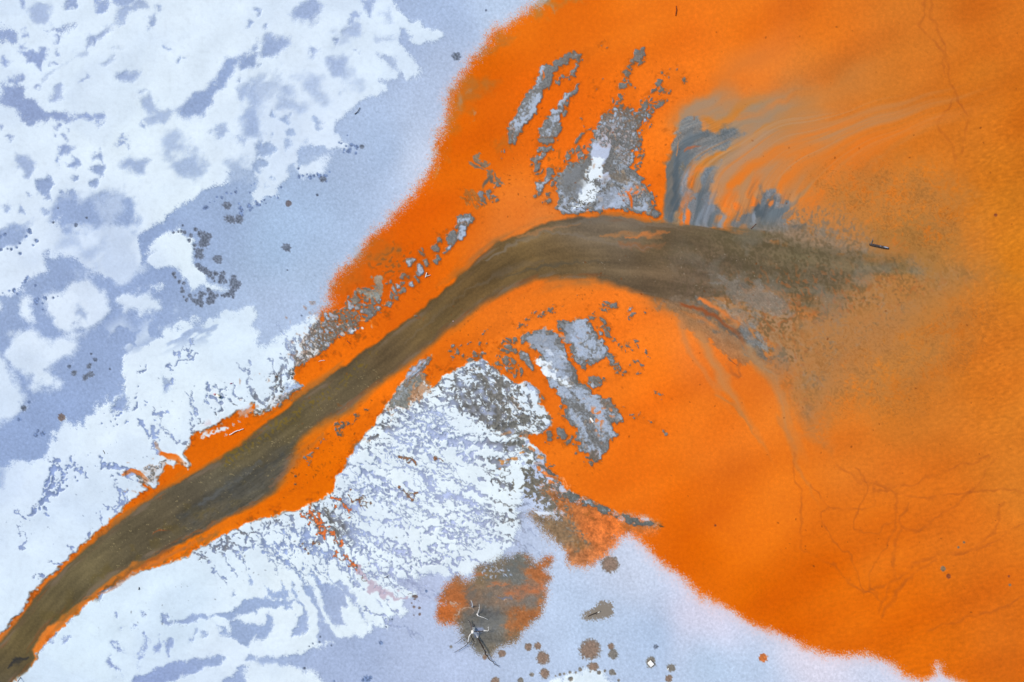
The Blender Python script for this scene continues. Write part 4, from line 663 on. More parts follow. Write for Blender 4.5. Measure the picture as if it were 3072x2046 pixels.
for i, q in enumerate(("500,1200 520,1250 575,1260", "520,1320 560,1325 590,1310 600,1340", "450,1400 500,1380 560,1370 580,1330", "430,1380 480,1430 470,1470", "560,1250 600,1245 590,1290", "500,1440 530,1390 560,1400", "600,1320 640,1290 640,1340", "380,1420 440,1440 500,1400")):
    s = S(curve(B(q)), 14, 5, 16, i); paint(s.sl, s.m(2, 2, .8) * .85, (92, 90, 84))
q_ = R(B("320,1180 460,1130 520,1110 540,1050 520,1180 480,1290 440,1370 360,1340 320,1300"), 20, 5, 30); paint(q_.sl, q_.m(14) * .75, (112, 112, 111)); q_ = R(B("640,1210 780,1200 830,1260 700,1250 600,1240"), 20, 6, 30); paint(q_.sl, q_.m(8) * .3, (140, 108, 72))
streak(B("800,1340 815,1400 805,1450"), 4, 5, 3, (228, 108, 34), .95, 51, .8); streak(B("830,1370 825,1410 820,1440"), 2, 3, 2, (180, 96, 44), .8, 52, .8); frags(B("740,1340 830,1290 950,1320 900,1350 830,1340 780,1380"), .1, 9, 0, 1, 21)
q_ = R(B("730,1340 850,1280 930,1310 880,1340 800,1360"), 16); paint(q_.sl, q_.m(6) * sstep(.3, .8, per(q_.x, q_.y, 11, 5)) * .9, (230, 128, 70))
frags(B("610,840 680,700 690,640 720,560 800,540 860,600 880,700 960,650 1000,640 1080,560 1180,560 1190,600 1100,640 1080,710 960,760 880,860 760,780"), .62, 16, -50, 1.5, 22, 26, .2, .2)
frags(B("540,1000 590,830 680,740 800,740 960,730 960,800 900,930 860,1100 780,1150 700,1000 620,1000"), .82, 13, -55, 1.2, 23, 20, .75, .4, (122, 124, 126))
frags(B("1040,500 1120,460 1180,450 1260,490 1270,530 1190,600 1080,560"), .42, 11, -45, 1.6, 24, 20); frags(B("1000,560 1090,590 1110,640 1010,670 960,640"), .75, 14, -25, 1.8, 25, 12, .3); frags(B("940,690 1060,680 1100,710 970,750"), .7, 13, -15, 2.2, 26, 12, .3)
bar(B("850,355 870,335 905,332 918,370 905,415 885,445 850,440 815,425 840,395"), .12, 27, 5); bar(B("765,495 790,485 815,495 810,530 775,535"), .1, 28, 4); bar(B("790,455 830,440 835,470 800,475"), .1, 29, 5, eat=5); frags(B("700,600 740,520 790,440 850,360 900,330 920,430 850,460 830,520 860,600 760,640"), .6, 13, -55, 1.6, 30, 20)
frags(B("620,570 660,550 660,570 560,660 540,650"), .3, 10, -60, 1.6, 31, 10); frags(B("490,870 500,770 530,770 540,850 510,890"), .55, 12, -80, 1.8, 32, 10); bar(B("440,990 450,950 490,905 505,915 470,970 450,995"), .1, 33, 3); bar(B("510,900 540,878 530,895"), .1, 34, 2)
frags(B("360,1170 370,1060 420,1000 470,980 560,960 540,1020 480,1100 430,1130"), .75, 15, -65, 1.7, 35, 14, .15); q_ = R(B("470,1020 540,960 560,990 500,1080 440,1140 430,1100"), 12); paint(q_.sl, q_.m(6) * .5 * (K[q_.sl] == WATER), (240, 120, 62))
frags(B("870,870 960,820 1000,860 900,960 860,960"), .35, 9, -30, 1.5, 36, 20); frags(B("850,1010 920,1060 920,1160 850,1180 830,1120"), .42, 10, -60, 1.3, 37, 20); frags(B("910,1210 980,1250 940,1300 900,1260"), .35, 9, -20, 1.6, 38, 12)
bar(B("960,1480 985,1445 1015,1480 1000,1503 970,1500"), .1, 39, 3, base=(116, 120, 124)); streak(B("945,1495 985,1510 1030,1490 1060,1440"), 2, 4, 3, (150, 118, 84), .6, 53, 1)
D = lambda q: T(2, 1, q)
bar(D("335,690 325,665 360,650 420,636 490,632 530,670 570,700 600,760 645,780 660,830 700,870 712,915 755,985 795,1025 735,1000 700,950 650,912 600,920 560,948 525,920 512,992 485,965 425,905 395,850 372,790 352,725"), .55, 60, 5, 4, 30, .5)
bar(D("65,765 75,740 130,728 220,712 290,712 335,750 352,800 362,880 402,932 442,990 490,1065 470,1050 500,1085 555,1140 620,1172 685,1192 690,1220 742,1270 752,1310 730,1345 680,1352 700,1392 722,1425 700,1472 662,1500 655,1545 600,1600 545,1590 500,1560 462,1520 442,1450 440,1382 392,1342 368,1290 375,1232 330,1190 320,1140 280,1092 242,1062 225,1000 190,922 180,862 120,812 75,790"), .5, 61, 5, 4, 30, .55)
for q, wh, col in (("185,880 215,905 260,950 300,1010 400,1090 330,1075 270,1055 235,1010 200,950", 1, (232, 243, 254)), ("90,745 200,725 290,730 320,820 320,880 250,880 180,840 120,800", .55, (178, 194, 222)), ("290,900 380,930 420,1000 390,1050 330,1010", .4, (160, 174, 200)), ("350,690 440,650 480,660 500,740 450,800 420,850 380,800", .45, (172, 188, 216)), ("420,780 480,760 490,850 470,920 440,870", .55, (180, 196, 224)), ("220,850 300,890 370,920 350,905 280,870", .8, (214, 226, 244))):
    q_ = R(D(q), 20, 6, 30, 4); paint(q_.sl, sstep(-3, 4, q_.sd + 5 * fbm(q_.x, q_.y, 26, 6)) * wh, np.array(col, np.float32))
for q, w_ in (("300,1060 380,1085 440,1050 480,1070", 4), ("400,980 440,1030 470,1090", 5), ("560,730 600,720", 3), ("520,740 500,800 540,850 600,830", 4)):
    s = S(curve(D(q)), 24, 6, 24); paint(s.sl, s.m(w_, w_, 1) * .6, (100, 98, 92))
q_ = R(D("540,1240 700,1250 720,1300 640,1320 600,1400 680,1460 600,1440 540,1350"), 10); paint(q_.sl, q_.m(8) * sstep(.55, 1.0, per(q_.x, q_.y, 14, 9)) * (K[q_.sl] == SILT), (214, 136, 86))
bar(D("35,870 60,855 105,870 135,930 160,985 135,990 95,945 50,905"), .4, 62, 4); bar(D("0,850 20,840 30,865 5,870"), .1, 63, 4); frags(D("-80,900 0,850 40,920 80,1000 80,1060 20,1060 -60,1000"), .75, 15, 55, 1.8, 64, 16, .3); frags(D("30,760 -80,760 -100,840 0,830 60,830 160,850 150,930 60,840"), .55, 13, 30, 1.8, 65, 14)
bar(D("520,1040 560,1022 600,1030 612,1080 585,1122 555,1105 540,1080"), .08, 66, 7, eat=4); frags(D("560,1020 670,1020 680,1080 600,1090 540,1120"), .5, 11, 20, 1.5, 67, 12); frags(D("510,570 560,560 620,520 700,510 740,520 760,560 700,600 660,620 690,680 640,720 560,660"), .55, 14, 30, 1.7, 68, 16)
bar(D("670,540 690,525 720,530 715,555 685,558"), .1, 69, 4); bar(D("640,690 660,690 672,730 660,755 640,735"), .1, 70, 4); bar(D("610,625 640,635 660,665 630,655"), .1, 72, 4); frags(D("600,690 640,680 700,720 740,790 780,860 770,900 740,840 690,780 640,760"), .5, 11, 60, 1.8, 71, 10)
frags(D("780,660 810,680 810,780 870,800 890,850 850,870 800,830 775,740"), .5, 11, 70, 1.8, 73, 10); frags(D("820,540 860,560 880,600 800,610 770,570"), .55, 12, 30, 1.6, 74, 10); frags(D("900,900 920,830 960,840 950,890"), .6, 12, 80, 1.6, 75, 8); frags(D("900,610 930,540 945,560 915,620"), .45, 10, -70, 1.7, 76, 8); frags(D("820,850 880,890 920,940 880,1040 800,1020 690,980 760,950 850,930"), .35, 11, 30, 1.7, 77, 16)
frags(D("690,930 740,960 770,1020 720,1040 690,980"), .6, 12, 30, 1.5, 78, 8); frags(D("600,1160 680,1180 700,1240 640,1230"), .4, 10, 30, 1.5, 79, 10)
frags(D("720,1225 800,1270 900,1300 960,1320 1070,1420 1040,1420 950,1360 860,1330 780,1300 730,1270"), .42, 9, 20, 2.2, 80, 10); frags(D("920,1120 1000,1130 1060,1210 1030,1220 980,1170"), .25, 8, 30, 1.7, 81, 10); frags(D("120,560 220,580 280,560 290,600 180,630 130,610"), .55, 10, -20, 2.0, 82, 8); frags(D("-10,680 60,640 140,600 340,510 480,460 440,490 340,540 150,640 40,690"), .3, 8, -28, 2.4, 83, 10)
frags(T(1, 1, "1220,880 1400,780 1600,680 1766,560 1766,700 1600,800 1400,880 1250,930"), .27, 9, -50, 2, 84, 30); frags(T(1, 1, "1420,900 1500,850 1620,840 1700,780 1800,800 1800,900 1700,900 1760,1000 1640,960 1560,900 1480,940"), .62, 14, 30, 1.5, 85, 14, .25)
bar(D("185,1150 210,1165 240,1200 215,1195"), .1, 86, 3); frags(D("300,1260 340,1220 370,1250 350,1330 310,1310"), .6, 12, 60, 1.5, 87, 10); bar(D("305,1400 330,1378 355,1392 385,1430 370,1450 350,1500 330,1490 320,1450"), .15, 88, 6); bar(D("370,1475 400,1440 412,1448 395,1490 375,1500"), .08, 89, 3); bar(D("240,1420 265,1400 285,1405 280,1450 262,1470 250,1440"), .1, 90, 5); frags(D("180,1390 300,1380 300,1500 220,1480"), .4, 11, 50, 1.6, 91, 10); frags(D("400,1500 430,1470 450,1560 420,1560"), .45, 10, 70, 1.6, 92, 8)
frags(T(2, 2, "480,0 600,-20 620,40 560,80 500,60"), .55, 11, 40, 1.4, 93, 10, base=(112, 106, 98)); frags(D("-20,1200 20,1150 60,1220 40,1260"), .3, 9, 40, 1.5, 94, 6)
# bars strung along the north-west bank
bar(T(1, 0, "1766,860 1740,930 1735,985 1760,990"), .3, 100, 4); frags(T(1, 0, "1660,1100 1690,1000 1766,960 1766,1000 1720,1060 1730,1130 1690,1120"), .62, 13, 58, 1.8, 101, 10)
feather(T(1, 0, "1490,1130 1530,1090 1560,1110 1600,1160 1650,1190 1690,1240 1670,1280 1640,1260 1600,1190 1560,1150 1520,1150"), .85, (116, 112, 104), 3, 6, 24, 12, 35); feather(T(1, 0, "1440,1300 1500,1330 1570,1380 1540,1420 1480,1390 1450,1350"), .6, (140, 104, 66), 4, 8, 20, 13, 50); streak(T(1, 0, "1650,1280 1620,1250 1590,1280 1560,1330"), 4, 6, 4, (108, 98, 88), .8, 54)
bar(T(1, 0, "1530,1340 1560,1325 1580,1345 1560,1370 1535,1365"), .4, 102, 3, base=(130, 138, 150)); bar(T(1, 0, "1595,1325 1615,1310 1630,1330 1605,1345"), .4, 103, 3, base=(130, 138, 150)); frags(T(1, 0, "1480,1440 1520,1380 1640,1300 1660,1240 1690,1270 1640,1360 1560,1440 1500,1470"), .6, 13, 58, 1.7, 104, 10, .3)
bar(T(1, 0, "1370,1568 1390,1500 1440,1470 1480,1480 1510,1500 1490,1540 1440,1590"), .6, 105, 4); 
E = lambda q: T(1, 1, q)
bar(E("1380,75 1400,-20 1460,-10 1450,50 1420,85 1395,85"), .6, 106, 4, base=(130, 138, 152)); bar(E("1310,60 1330,20 1370,30 1390,100 1350,130 1320,100"), .35, 107, 5); bar(E("1295,185 1320,130 1350,125 1340,170 1310,195"), .7, 108, 3, base=(140, 150, 168)); bar(E("1210,140 1240,110 1270,130 1260,175 1225,170"), .4, 109, 4); bar(E("1028,220 1060,215 1092,222 1085,255 1055,270 1035,245"), .1, 110, 4); bar(E("1095,270 1130,250 1160,290 1155,330 1120,345 1100,310"), .6, 111, 4, base=(124, 132, 146)); bar(E("1155,225 1180,215 1195,275 1170,270"), .1, 112, 3); bar(E("1220,225 1250,195 1280,215 1250,250 1225,245"), .15, 113, 4); bar(E("1120,170 1145,165 1155,195 1130,200"), .3, 114, 3); bar(E("1240,80 1265,60 1275,100 1250,110"), .1, 115, 4)
bar(E("1060,380 1078,370 1100,400 1090,415 1065,405"), .7, 116, 2, base=(150, 160, 178)); bar(E("1085,345 1100,335 1130,375 1115,385"), .3, 117, 2); bar(E("1040,345 1060,325 1070,360 1050,365"), .3, 118, 2); bar(E("985,340 1010,310 1045,330 1020,360"), .15, 119, 4); bar(E("1165,340 1190,310 1195,335 1175,348"), .1, 120, 2)
frags(E("880,480 900,380 1000,380 1060,420 1030,460 960,480 940,560 860,560"), .85, 16, 58, 1.6, 121, 14, .25); frags(E("860,420 1000,280 1200,120 1280,60 1290,160 1180,290 1040,400 960,440"), .36, 12, 58, 1.8, 122, 20)
q_ = R(E("780,230 950,120 1040,170 1100,180 1000,330 900,340 860,320"), 20, 6, 40); paint(q_.sl, q_.m(16) * .7 * sstep(.4, 1.1, per(*rot(q_.x, q_.y, -35, 1.6), 9, 7)), (132, 92, 52))
frags(E("520,600 560,540 640,470 720,430 800,350 860,360 900,420 860,560 800,600 740,640 680,700 600,660"), .95, 16, 58, 1.7, 123, 16, .4, .2); feather(E("740,420 790,350 850,365 890,420 880,450 820,470 760,460"), .8, (134, 138, 134), 5, 8, 24, 14)
bar(E("740,560 770,545 800,580 815,605 780,625 750,600"), .45, 124, 4); bar(E("650,490 700,470 730,500 700,530 665,520"), .15, 125, 5, base=(140, 132, 122)); frags(E("450,790 440,680 460,600 520,580 600,640 700,680 600,760 520,800"), .85, 18, 58, 1.8, 126, 14, .9); frags(E("360,900 340,830 390,740 460,760 500,790 440,860 400,900"), .85, 14, 58, 1.8, 127, 12, .35)
q_ = R(E("440,600 620,660 780,640 800,700 620,740 500,800 450,760"), 14); paint(q_.sl, q_.m(8) * .8 * sstep(.7, 1.2, per2(q_.x, q_.y, 16, 5)) * (K[q_.sl] == SILT), (224, 104, 30)); paint(q_.sl, q_.m(8) * .9 * sstep(.9, 1.4, per(q_.x, q_.y, 15, 15)), (232, 242, 252))
frags(E("430,640 500,610 560,660 640,700 520,800 430,860 360,900 300,970 275,930 330,800 400,720"), .85, 13, 58, 1.7, 143, 12, 1.0); frags(E("520,640 640,640 720,640 640,720 540,790 450,820 420,780"), .8, 12, 58, 1.6, 144, 14, .7)
frags(E("280,960 250,900 300,850 360,900 350,940"), .7, 12, 58, 1.7, 128, 12, .3); frags(E("120,1180 250,1120 300,1080 260,1150 150,1230 0,1310 -40,1300"), .7, 14, -30, 2, 129, 8, .45); frags(E("500,620 720,560 800,640 700,700 560,760"), .5, 13, 58, 1.7, 130, 20, .3)
# pools of silt inside the south-east orange band
frags(E("560,1440 570,1340 640,1290 700,1270 720,1290 700,1330 620,1400 600,1460"), .9, 13, -45, 1.5, 131, 10, .15, .35, (106, 100, 92)); frags(E("720,1310 740,1240 860,1190 880,1230 840,1290 770,1290"), .55, 13, -60, 1.7, 132, 12, .1, 0, (106, 92, 76)); frags(E("330,1568 400,1530 450,1450 470,1460 440,1530 400,1590"), .8, 14, -60, 1.7, 133, 8, .1, .2); frags(E("480,1400 500,1380 520,1480 500,1530"), .6, 10, -80, 1.6, 134, 8); frags(T(1, 2, "310,40 330,0 420,0 400,50 370,60"), .75, 12, -40, 1.6, 135, 8, .1)
bar(E("1040,1060 1110,1000 1200,890 1190,920 1150,980 1120,1010 1160,1040 1130,1100 1080,1190 1030,1240 940,1240 900,1230 960,1160 1000,1090"), .25, 136, 5, 4, 26, .5, (134, 136, 132)); feather(E("1120,1010 1170,1010 1240,1100 1160,1140 1080,1210 1030,1240 1060,1180 1130,1090"), .7, (176, 126, 88), 5, 8, 20, 15, -70)
bar(E("1040,1080 1060,1020 1130,960 1190,900 1160,960 1110,1010 1060,1050"), .7, 137, 3, base=(140, 150, 165))
frags(T(1, 2, "240,170 280,100 300,120 290,160 260,180"), .8, 13, -60, 1.5, 138, 6, 0, 0, (120, 86, 54)); frags(T(1, 2, "160,300 200,250 280,190 300,240 230,290"), .35, 9, -30, 2.4, 139, 8, 0, 0, (120, 86, 54))
q_ = R(T(0, 2, "900,820 1100,740 1240,660 1360,560 1480,520 1560,540 1440,610 1300,690 1200,730 1000,795"), 16); paint(q_.sl, q_.m(5) * .5 * sstep(-.1, .9, per(*rot(q_.x, q_.y, -30, 2.2), 12, 2) + .5 * fbm(q_.x, q_.y, 30, 3)), (150, 104, 50)); paint(q_.sl, q_.m(4) * .4 * sstep(.7, 1.3, per(*rot(q_.x, q_.y, -30, 2.2), 9, 12)), (110, 98, 76))
streak(T(0, 2, "560,1020 700,935 900,815 1100,720 1300,620 1480,530 1766,380"), 2.5, 7, 6, (190, 112, 62), .5, 55, 1.4); streak(T(0, 2, "1040,545 1100,520 1180,505"), 1.5, 2.5, 1.5, (150, 84, 44), .8, 56)
q_ = R(T(0, 1, "1340,1420 1480,1300 1600,1290 1766,1215 1766,1260 1600,1330 1480,1400 1380,1440"), 16); paint(q_.sl, q_.m(8, 3) * .6 * sstep(0, 1, fbm(q_.x, q_.y, 40, 3)), (214, 196, 206)); q_ = R(T(0, 1, "1390,1440 1480,1400 1570,1370 1570,1390 1480,1420 1400,1455"), 8, 3, 16); paint(q_.sl, q_.m(3), (224, 234, 248))
for q in ("1610,1360 10", "1700,1300 10", "1650,1340 6", "1560,1430 6"):
    a, rr = q.split(); cx_, cy_ = T(0, 1, a)[0]; d_ = np.hypot(X - cx_, Y - cy_); paint(ALL, sstep(float(rr) * .6, float(rr) * .3, d_ + 1.5 * WN) * .8, (196, 190, 204))
frags(T(0, 2, "1020,130 1060,60 1160,30 1250,50 1300,80 1290,110 1220,60 1130,70 1090,170 1060,190 1010,160"), .6, 12, -60, 1.5, 140, 8, .6); frags(T(0, 2, "920,120 1000,160 1040,230 1000,200 950,150"), .7, 12, 40, 1.6, 141, 6, .4); streak(T(0, 1, "1060,1490 1090,1540 1110,1590"), 4, 5, 4, (170, 130, 104), .85, 57, .8); streak(T(0, 2, "1110,-10 1180,20 1260,60 1310,95"), 6, 8, 8, (232, 112, 22), .9, 58, .8); streak(T(0, 2, "860,132 930,120 990,160 1040,225"), 3, 6, 6, (216, 116, 46), .9, 59, .8)
streak(T(0, 2, "850,135 900,122 940,130"), 3, 4, 3, (150, 116, 96), .9, 60, .8)
# orange dye along the runnels of the fan
for i, (q, w_) in enumerate((("310,390 380,430 420,480 450,520 510,530 550,580 570,640 560,690", 8), ("400,390 440,450 450,520", 7), ("510,290 560,320 610,350 640,390", 6), ("600,700 650,735 690,770 720,800", 5), ("340,640 350,650", 8), ("640,270 680,310 720,300", 5), ("740,330 770,340", 4), ("1000,240 1040,280 1100,265", 5), ("1010,30 1060,40 1100,60", 7), ("1250,25 1260,30", 6), ("410,590 430,610", 4), ("1080,970 1110,990", 4), ("740,840 760,860", 4))):
    s = S(curve(T(1, 2, q)), 30, 7, 22, i); tw = w_ * .55 * (1 + .7 * per(s.x, s.y, 14, i)); n = s.d - tw
    paint(s.sl, sstep(4.5, 1.5, n) * .8, (98, 90, 84)); paint(s.sl, sstep(.8, -1.4, n) * (1 if i < 4 else .6), (222, 118, 62) if i < 4 else (168, 98, 54))
s = S(curve(T(1, 2, "700,780 760,850 820,920 900,960 960,980 1060,980")), 30, 6, 24, 5); paint(s.sl, s.m(5, 5, .9, 13) * .9, (196, 182, 200))
# ------------------------------------------------------------------ grey silt edge of the fan and the rusty stains
def mottle(poly, am, col, L=16, th=0.0, so=30, seed=0, wid=.5, warp=8, adir=None, st=1.8):
    r = R(poly, 80, warp, 60, seed); z = r.m(so)
    x, y = r.x + 3 * fbm(r.x, r.y, 24, seed + 1), r.y + 3 * fbm(r.x, r.y, 24, seed + 2)
    if adir is not None: x, y = rot(x, y, adir, st)
    n = .8 * per(x, y, L, seed) + .5 * per2(x, y, L * .5, seed + 1) + .4 * fbm(r.x, r.y, 70, seed + 3)
    m = sstep(-wid, wid, n + th + 3.2 * (z - 1)) * sstep(.02, .2, z)
    c = np.array(col, np.float32) * (1 + .06 * per(r.x, r.y, 8, seed + 5) + .04 * WS[r.sl])[..., None]
    C[r.sl] += (c - C[r.sl]) * (m * am)[..., None]
    return r, m
def Hh(s): return pts(s) * np.float32(500 / 2010) + np.array([1500, 1250], np.float32)
mottle(T(1, 1, "1480,960 1560,930 1766,1000 1850,1300 1766,1330 1640,1260 1560,1180 1480,1060"), .9, (116, 114, 110), 17, -.25, 40, 200, .3, 8, 50)
mottle(Hh("-120,-60 0,-180 250,-160 560,-20 600,60 540,160 440,170 260,200 60,200 -80,160"), .9, (112, 111, 106), 15, .15, 40, 201, .35, 8, 10)
mottle(Hh("-60,160 150,170 440,180 420,225 240,230 100,230"), .8, (176, 136, 104), 18, .3, 20, 202, .6, 8, 8)
mottle(Hh("-80,300 0,290 200,270 330,310 430,380 520,470 400,470 230,440 0,420"), .85, (110, 110, 106), 16, .35, 20, 203, .4, 8, 10)
mottle(Hh("270,355 330,345 400,380 420,400 330,385"), .9, (216, 146, 96), 20, .9, 8, 204, .5)
feather(Hh("470,430 500,430 545,480 480,475"), .95, (110, 112, 110), 2, 3, 20, 16, 30); feather(Hh("260,400 330,410 420,460 330,460"), .8, (112, 114, 114), 4, 6, 20, 17, 15)
mottle(Hh("-20,500 150,480 270,470 420,470 540,480 560,530 440,540 300,520 160,540 0,560"), .85, (214, 142, 70), 18, .5, 14, 205, .6, 8, 5); mottle(Hh("-80,500 60,520 180,530 60,580 -60,560"), .8, (124, 112, 94), 14, .3, 14, 206, .4)
mottle(Hh("160,560 260,540 400,550 500,580 560,630 480,650 560,740 700,830 740,900 640,920 400,830 260,720"), .95, (112, 110, 102), 14, .5, 26, 207, .4)
mottle(Hh("120,760 340,640 560,760 720,900 760,960 720,1190 600,1200 440,1130 300,990 180,900"), .95, (114, 110, 100), 15, .45, 40, 208, .35)
feather(Hh("450,620 520,650 610,700 720,760 800,820 740,810 620,770 540,730 480,670"), .95, (230, 136, 74), 3, 4, 20, 18, 30)
bar(Hh("440,565 500,575 560,620 550,640 480,610"), .1, 150, 3, base=(110, 114, 116)); bar(Hh("560,650 610,660 660,700 700,730 730,757 650,720 600,690"), .05, 151, 3, base=(104, 108, 110))
# stained apron under the ridge
apron = Hh("470,850 640,880 740,950 860,960 990,990 1100,1040 1360,1160 1420,1200 1560,1260 1800,1310 1920,1300 1860,1400 1700,1440 1560,1400 1420,1480 1330,1620 1240,1680 1150,1780 1030,1830 900,1810 820,1740 780,1620 700,1540 560,1420 440,1280 340,1190 420,1160 560,1180 700,1210 760,1160 620,1020")
r = R(apron, 60, 2.5, 60, 3); m = sstep(-11, 11, r.sd + 3 * WS[r.sl] + 6 * WN2[r.sl] + 4 * fbm(r.x, r.y, 50, 4)); oc = field("1160,1180 126,110 90;1230,1230 146,108 76;1200,1180 126,110,92;1210,1215 134,110,86;1240,1190 140,108,80;1280,1180 206,112 46;1320,1230 196,108 50;1270,1240 166,104 56;1350,1220 232,114 44;1420,1210 236,110 30;1250,1290 178,110 66;1330,1290 196,122 76;1300,1300 176,118 74;1420,1240 232,130 70".replace(' 78', ',78').replace(' 90', ',90').replace(' 62', ',62').replace(' 46', ',46').replace(' 50', ',50').replace(' 56', ',56').replace(' 44', ',44').replace(' 30', ',30').replace(' 66', ',66').replace(' 76', ',76').replace(' 74', ',74').replace(' 70', ',70'))[r.sl]
lp = R(Hh("300,1150 560,1140 760,1180 860,1300 960,1420 1050,1540 940,1640 760,1600 560,1440 380,1280"), 60, 6, 50, 3); full = np.zeros_like(cov); full[lp.sl] = lp.m(28) * .85
oc = oc + (np.array((132, 112, 86), np.float32) - oc) * full[r.sl][..., None]
oc = oc * (1 + .06 * fbm(r.x, r.y, 26, 5) + .05 * WS[r.sl] + .04 * per(r.x, r.y, 9, 6))[..., None]
C[r.sl] += (oc - C[r.sl]) * (m * .95)[..., None]; K[r.sl] = np.where((m > .5) & (K[r.sl] != WATER), WATER, K[r.sl])
mottle(Hh("440,820 700,880 760,1000 860,1200 960,1300 1060,1420 1040,1480 900,1420 760,1330 560,1250 400,1160"), .85, (116, 112, 102), 12, .15, 30, 210, .4, 8, 70, 1.4); mottle(Hh("700,1350 860,1300 1060,1400 1000,1500 860,1540 740,1480"), .6, (126, 126, 122), 12, -.5, 30, 211, .3); mottle(Hh("880,1560 960,1500 1060,1500 1040,1620 960,1700 900,1680"), .7, (124, 112, 96), 18, -.2, 14, 212, .5)
mottle(Hh("1000,1060 1240,1160 1500,1320 1700,1360 1560,1400 1300,1330 1100,1260 960,1180"), .55, (150, 94, 44), 12, -.3, 20, 213, .6); mottle(Hh("1200,1340 1420,1360 1400,1460 1260,1460"), .5, (140, 92, 48), 26, -.5, 12, 214, .6); mottle(Hh("900,1440 1200,1440 1300,1540 1100,1640 900,1560"), .35, (150, 96, 46), 24, -.2, 20, 215, .8)
for q, sd_, wh in (("740,930 800,890 850,900 900,950 970,960 980,1000 920,1020 860,1020 760,990", 152, .45), ("985,990 1060,990 1120,1030 1240,1080 1370,1150 1330,1170 1240,1160 1180,1130 1060,1070 1000,1050", 153, .3), ("1390,1180 1440,1165 1500,1170 1580,1205 1640,1215 1720,1240 1840,1265 1910,1290 1800,1320 1700,1320 1560,1290 1460,1210", 154, .25)):
    bar(Hh(q), wh, sd_, 4, 3, 22, 0, (108, 112, 110))
frags(Hh("560,720 660,780 760,860 800,920 740,1000 640,920 560,800"), .75, 11, 40, 1.3, 155, 12, .5); streak(Hh("1360,1150 1385,1175 1400,1195"), 2, 3, 2, (96, 80, 60), .9, 61, .8); streak(Hh("1900,1290 1940,1290 1985,1285"), 2.5, 2, 1, (96, 76, 54), .9, 62, .8)
s = S(Hh("1500,1300 1700,1330 1880,1300"), 30); paint(s.sl, sstep(26, 4, s.d + 4 * WN[s.sl]) * .35 * (s.y > 1250 + 1300 * .2488 - 10) * (K[s.sl] != SILT), (160, 104, 50))
streak(Hh("420,1110 520,1130 620,1170 700,1210"), 2, 2.6, 2, (222, 232, 248), .85, 63, .9)
# the big melted patch round the dead tree
patch = TT((1, 2, "1238,1110 1262,1050 1300,1030 1268,1000 1300,940 1335,880 1385,828 1425,860 1500,850 1520,775 1620,745 1700,700 1766,688"), (2, 2, "0,690 80,678 130,720 140,760 190,740 225,690 270,695 278,735 225,790 262,850 236,920 238,1000 212,1080 150,1150 90,1215 40,1280 -20,1310"), (1, 2, "1690,1320 1610,1395 1530,1362 1450,1300 1400,1220 1378,1168 1300,1172 1250,1150"))
r = R(patch, 60, 2, 60, 5); m = sstep(-9, 9, r.sd + 2 * WS[r.sl] + 6 * WN2[r.sl] + 2 * per(r.x, r.y, 40, 6))
def fld2(q): return field(';'.join(q), 8, 5.0)[r.sl]
def Tc(c, r_, xy, rgb): x, y = T(c, r_, xy)[0] * np.float32(2354 / 3072); return f"{x:.0f},{y:.0f} {rgb}"
pc = fld2([Tc(1, 2, "1290,1110", "196,108,56"), Tc(1, 2, "1340,1060", "188,106,56"), Tc(1, 2, "1390,970", "178,102,58"), Tc(1, 2, "1330,900", "166,110,72"), Tc(1, 2, "1420,870", "168,112,74"), Tc(1, 2, "1500,900", "134,116,98"), Tc(1, 2, "1560,830", "140,114,84"), Tc(1, 2, "1640,790", "128,116,100"), Tc(1, 2, "1730,730", "120,116,104"), Tc(2, 2, "60,720", "114,118,116"), Tc(2, 2, "20,800", "134,116,96"), Tc(2, 2, "100,780", "150,110,78"), Tc(2, 2, "50,870", "110,112,110"), Tc(2, 2, "150,840", "176,108,64"), Tc(2, 2, "250,710", "180,106,60"), Tc(2, 2, "230,840", "176,112,72"), Tc(2, 2, "100,930", "164,112,86"), Tc(2, 2, "110,980", "120,116,112"), Tc(2, 2, "60,1040", "128,118,108"), Tc(2, 2, "180,1040", "150,120,92"), Tc(2, 2, "50,1120", "160,104,62"), Tc(2, 2, "20,1220", "148,110,72"), Tc(1, 2, "1700,1000", "140,118,100"), Tc(1, 2, "1740,1080", "140,112,88"), Tc(1, 2, "1640,1060", "110,108,104"), Tc(1, 2, "1600,1120", "102,106,112"), Tc(1, 2, "1580,1200", "100,106,116"), Tc(1, 2, "1680,1170", "118,114,106"), Tc(1, 2, "1700,1270", "136,118,92"), Tc(1, 2, "1600,1300", "112,112,102"), Tc(1, 2, "1520,1280", "112,112,106"), Tc(1, 2, "1440,1200", "124,114,98"), Tc(1, 2, "1420,1130", "146,116,90"), Tc(1, 2, "1470,1080", "140,110,86"), Tc(1, 2, "1480,980", "122,106,94"), Tc(1, 2, "1560,1000", "124,108,94")])
def lobe(q, col, am=.9, so=14):
    global pc
    l_ = R(q, 50, 5, 50, 3); full = np.zeros_like(cov); full[l_.sl] = sstep(-so, so, l_.sd + 5 * per(l_.x, l_.y, 16, 4) + 4 * WN[l_.sl]) * am
    pc = pc + (np.array(col, np.float32) - pc) * full[r.sl][..., None]
lobe(T(1, 2, "1230,1110 1260,1040 1340,1020 1400,1060 1380,1130 1390,1180 1290,1180"), (192, 104, 48)); lobe(T(1, 2, "1260,980 1320,910 1400,900 1450,960 1460,1040 1400,1040 1330,1010"), (176, 102, 54), .85); lobe(T(1, 2, "1340,880 1390,830 1420,880 1380,920"), (158, 100, 58), .8)
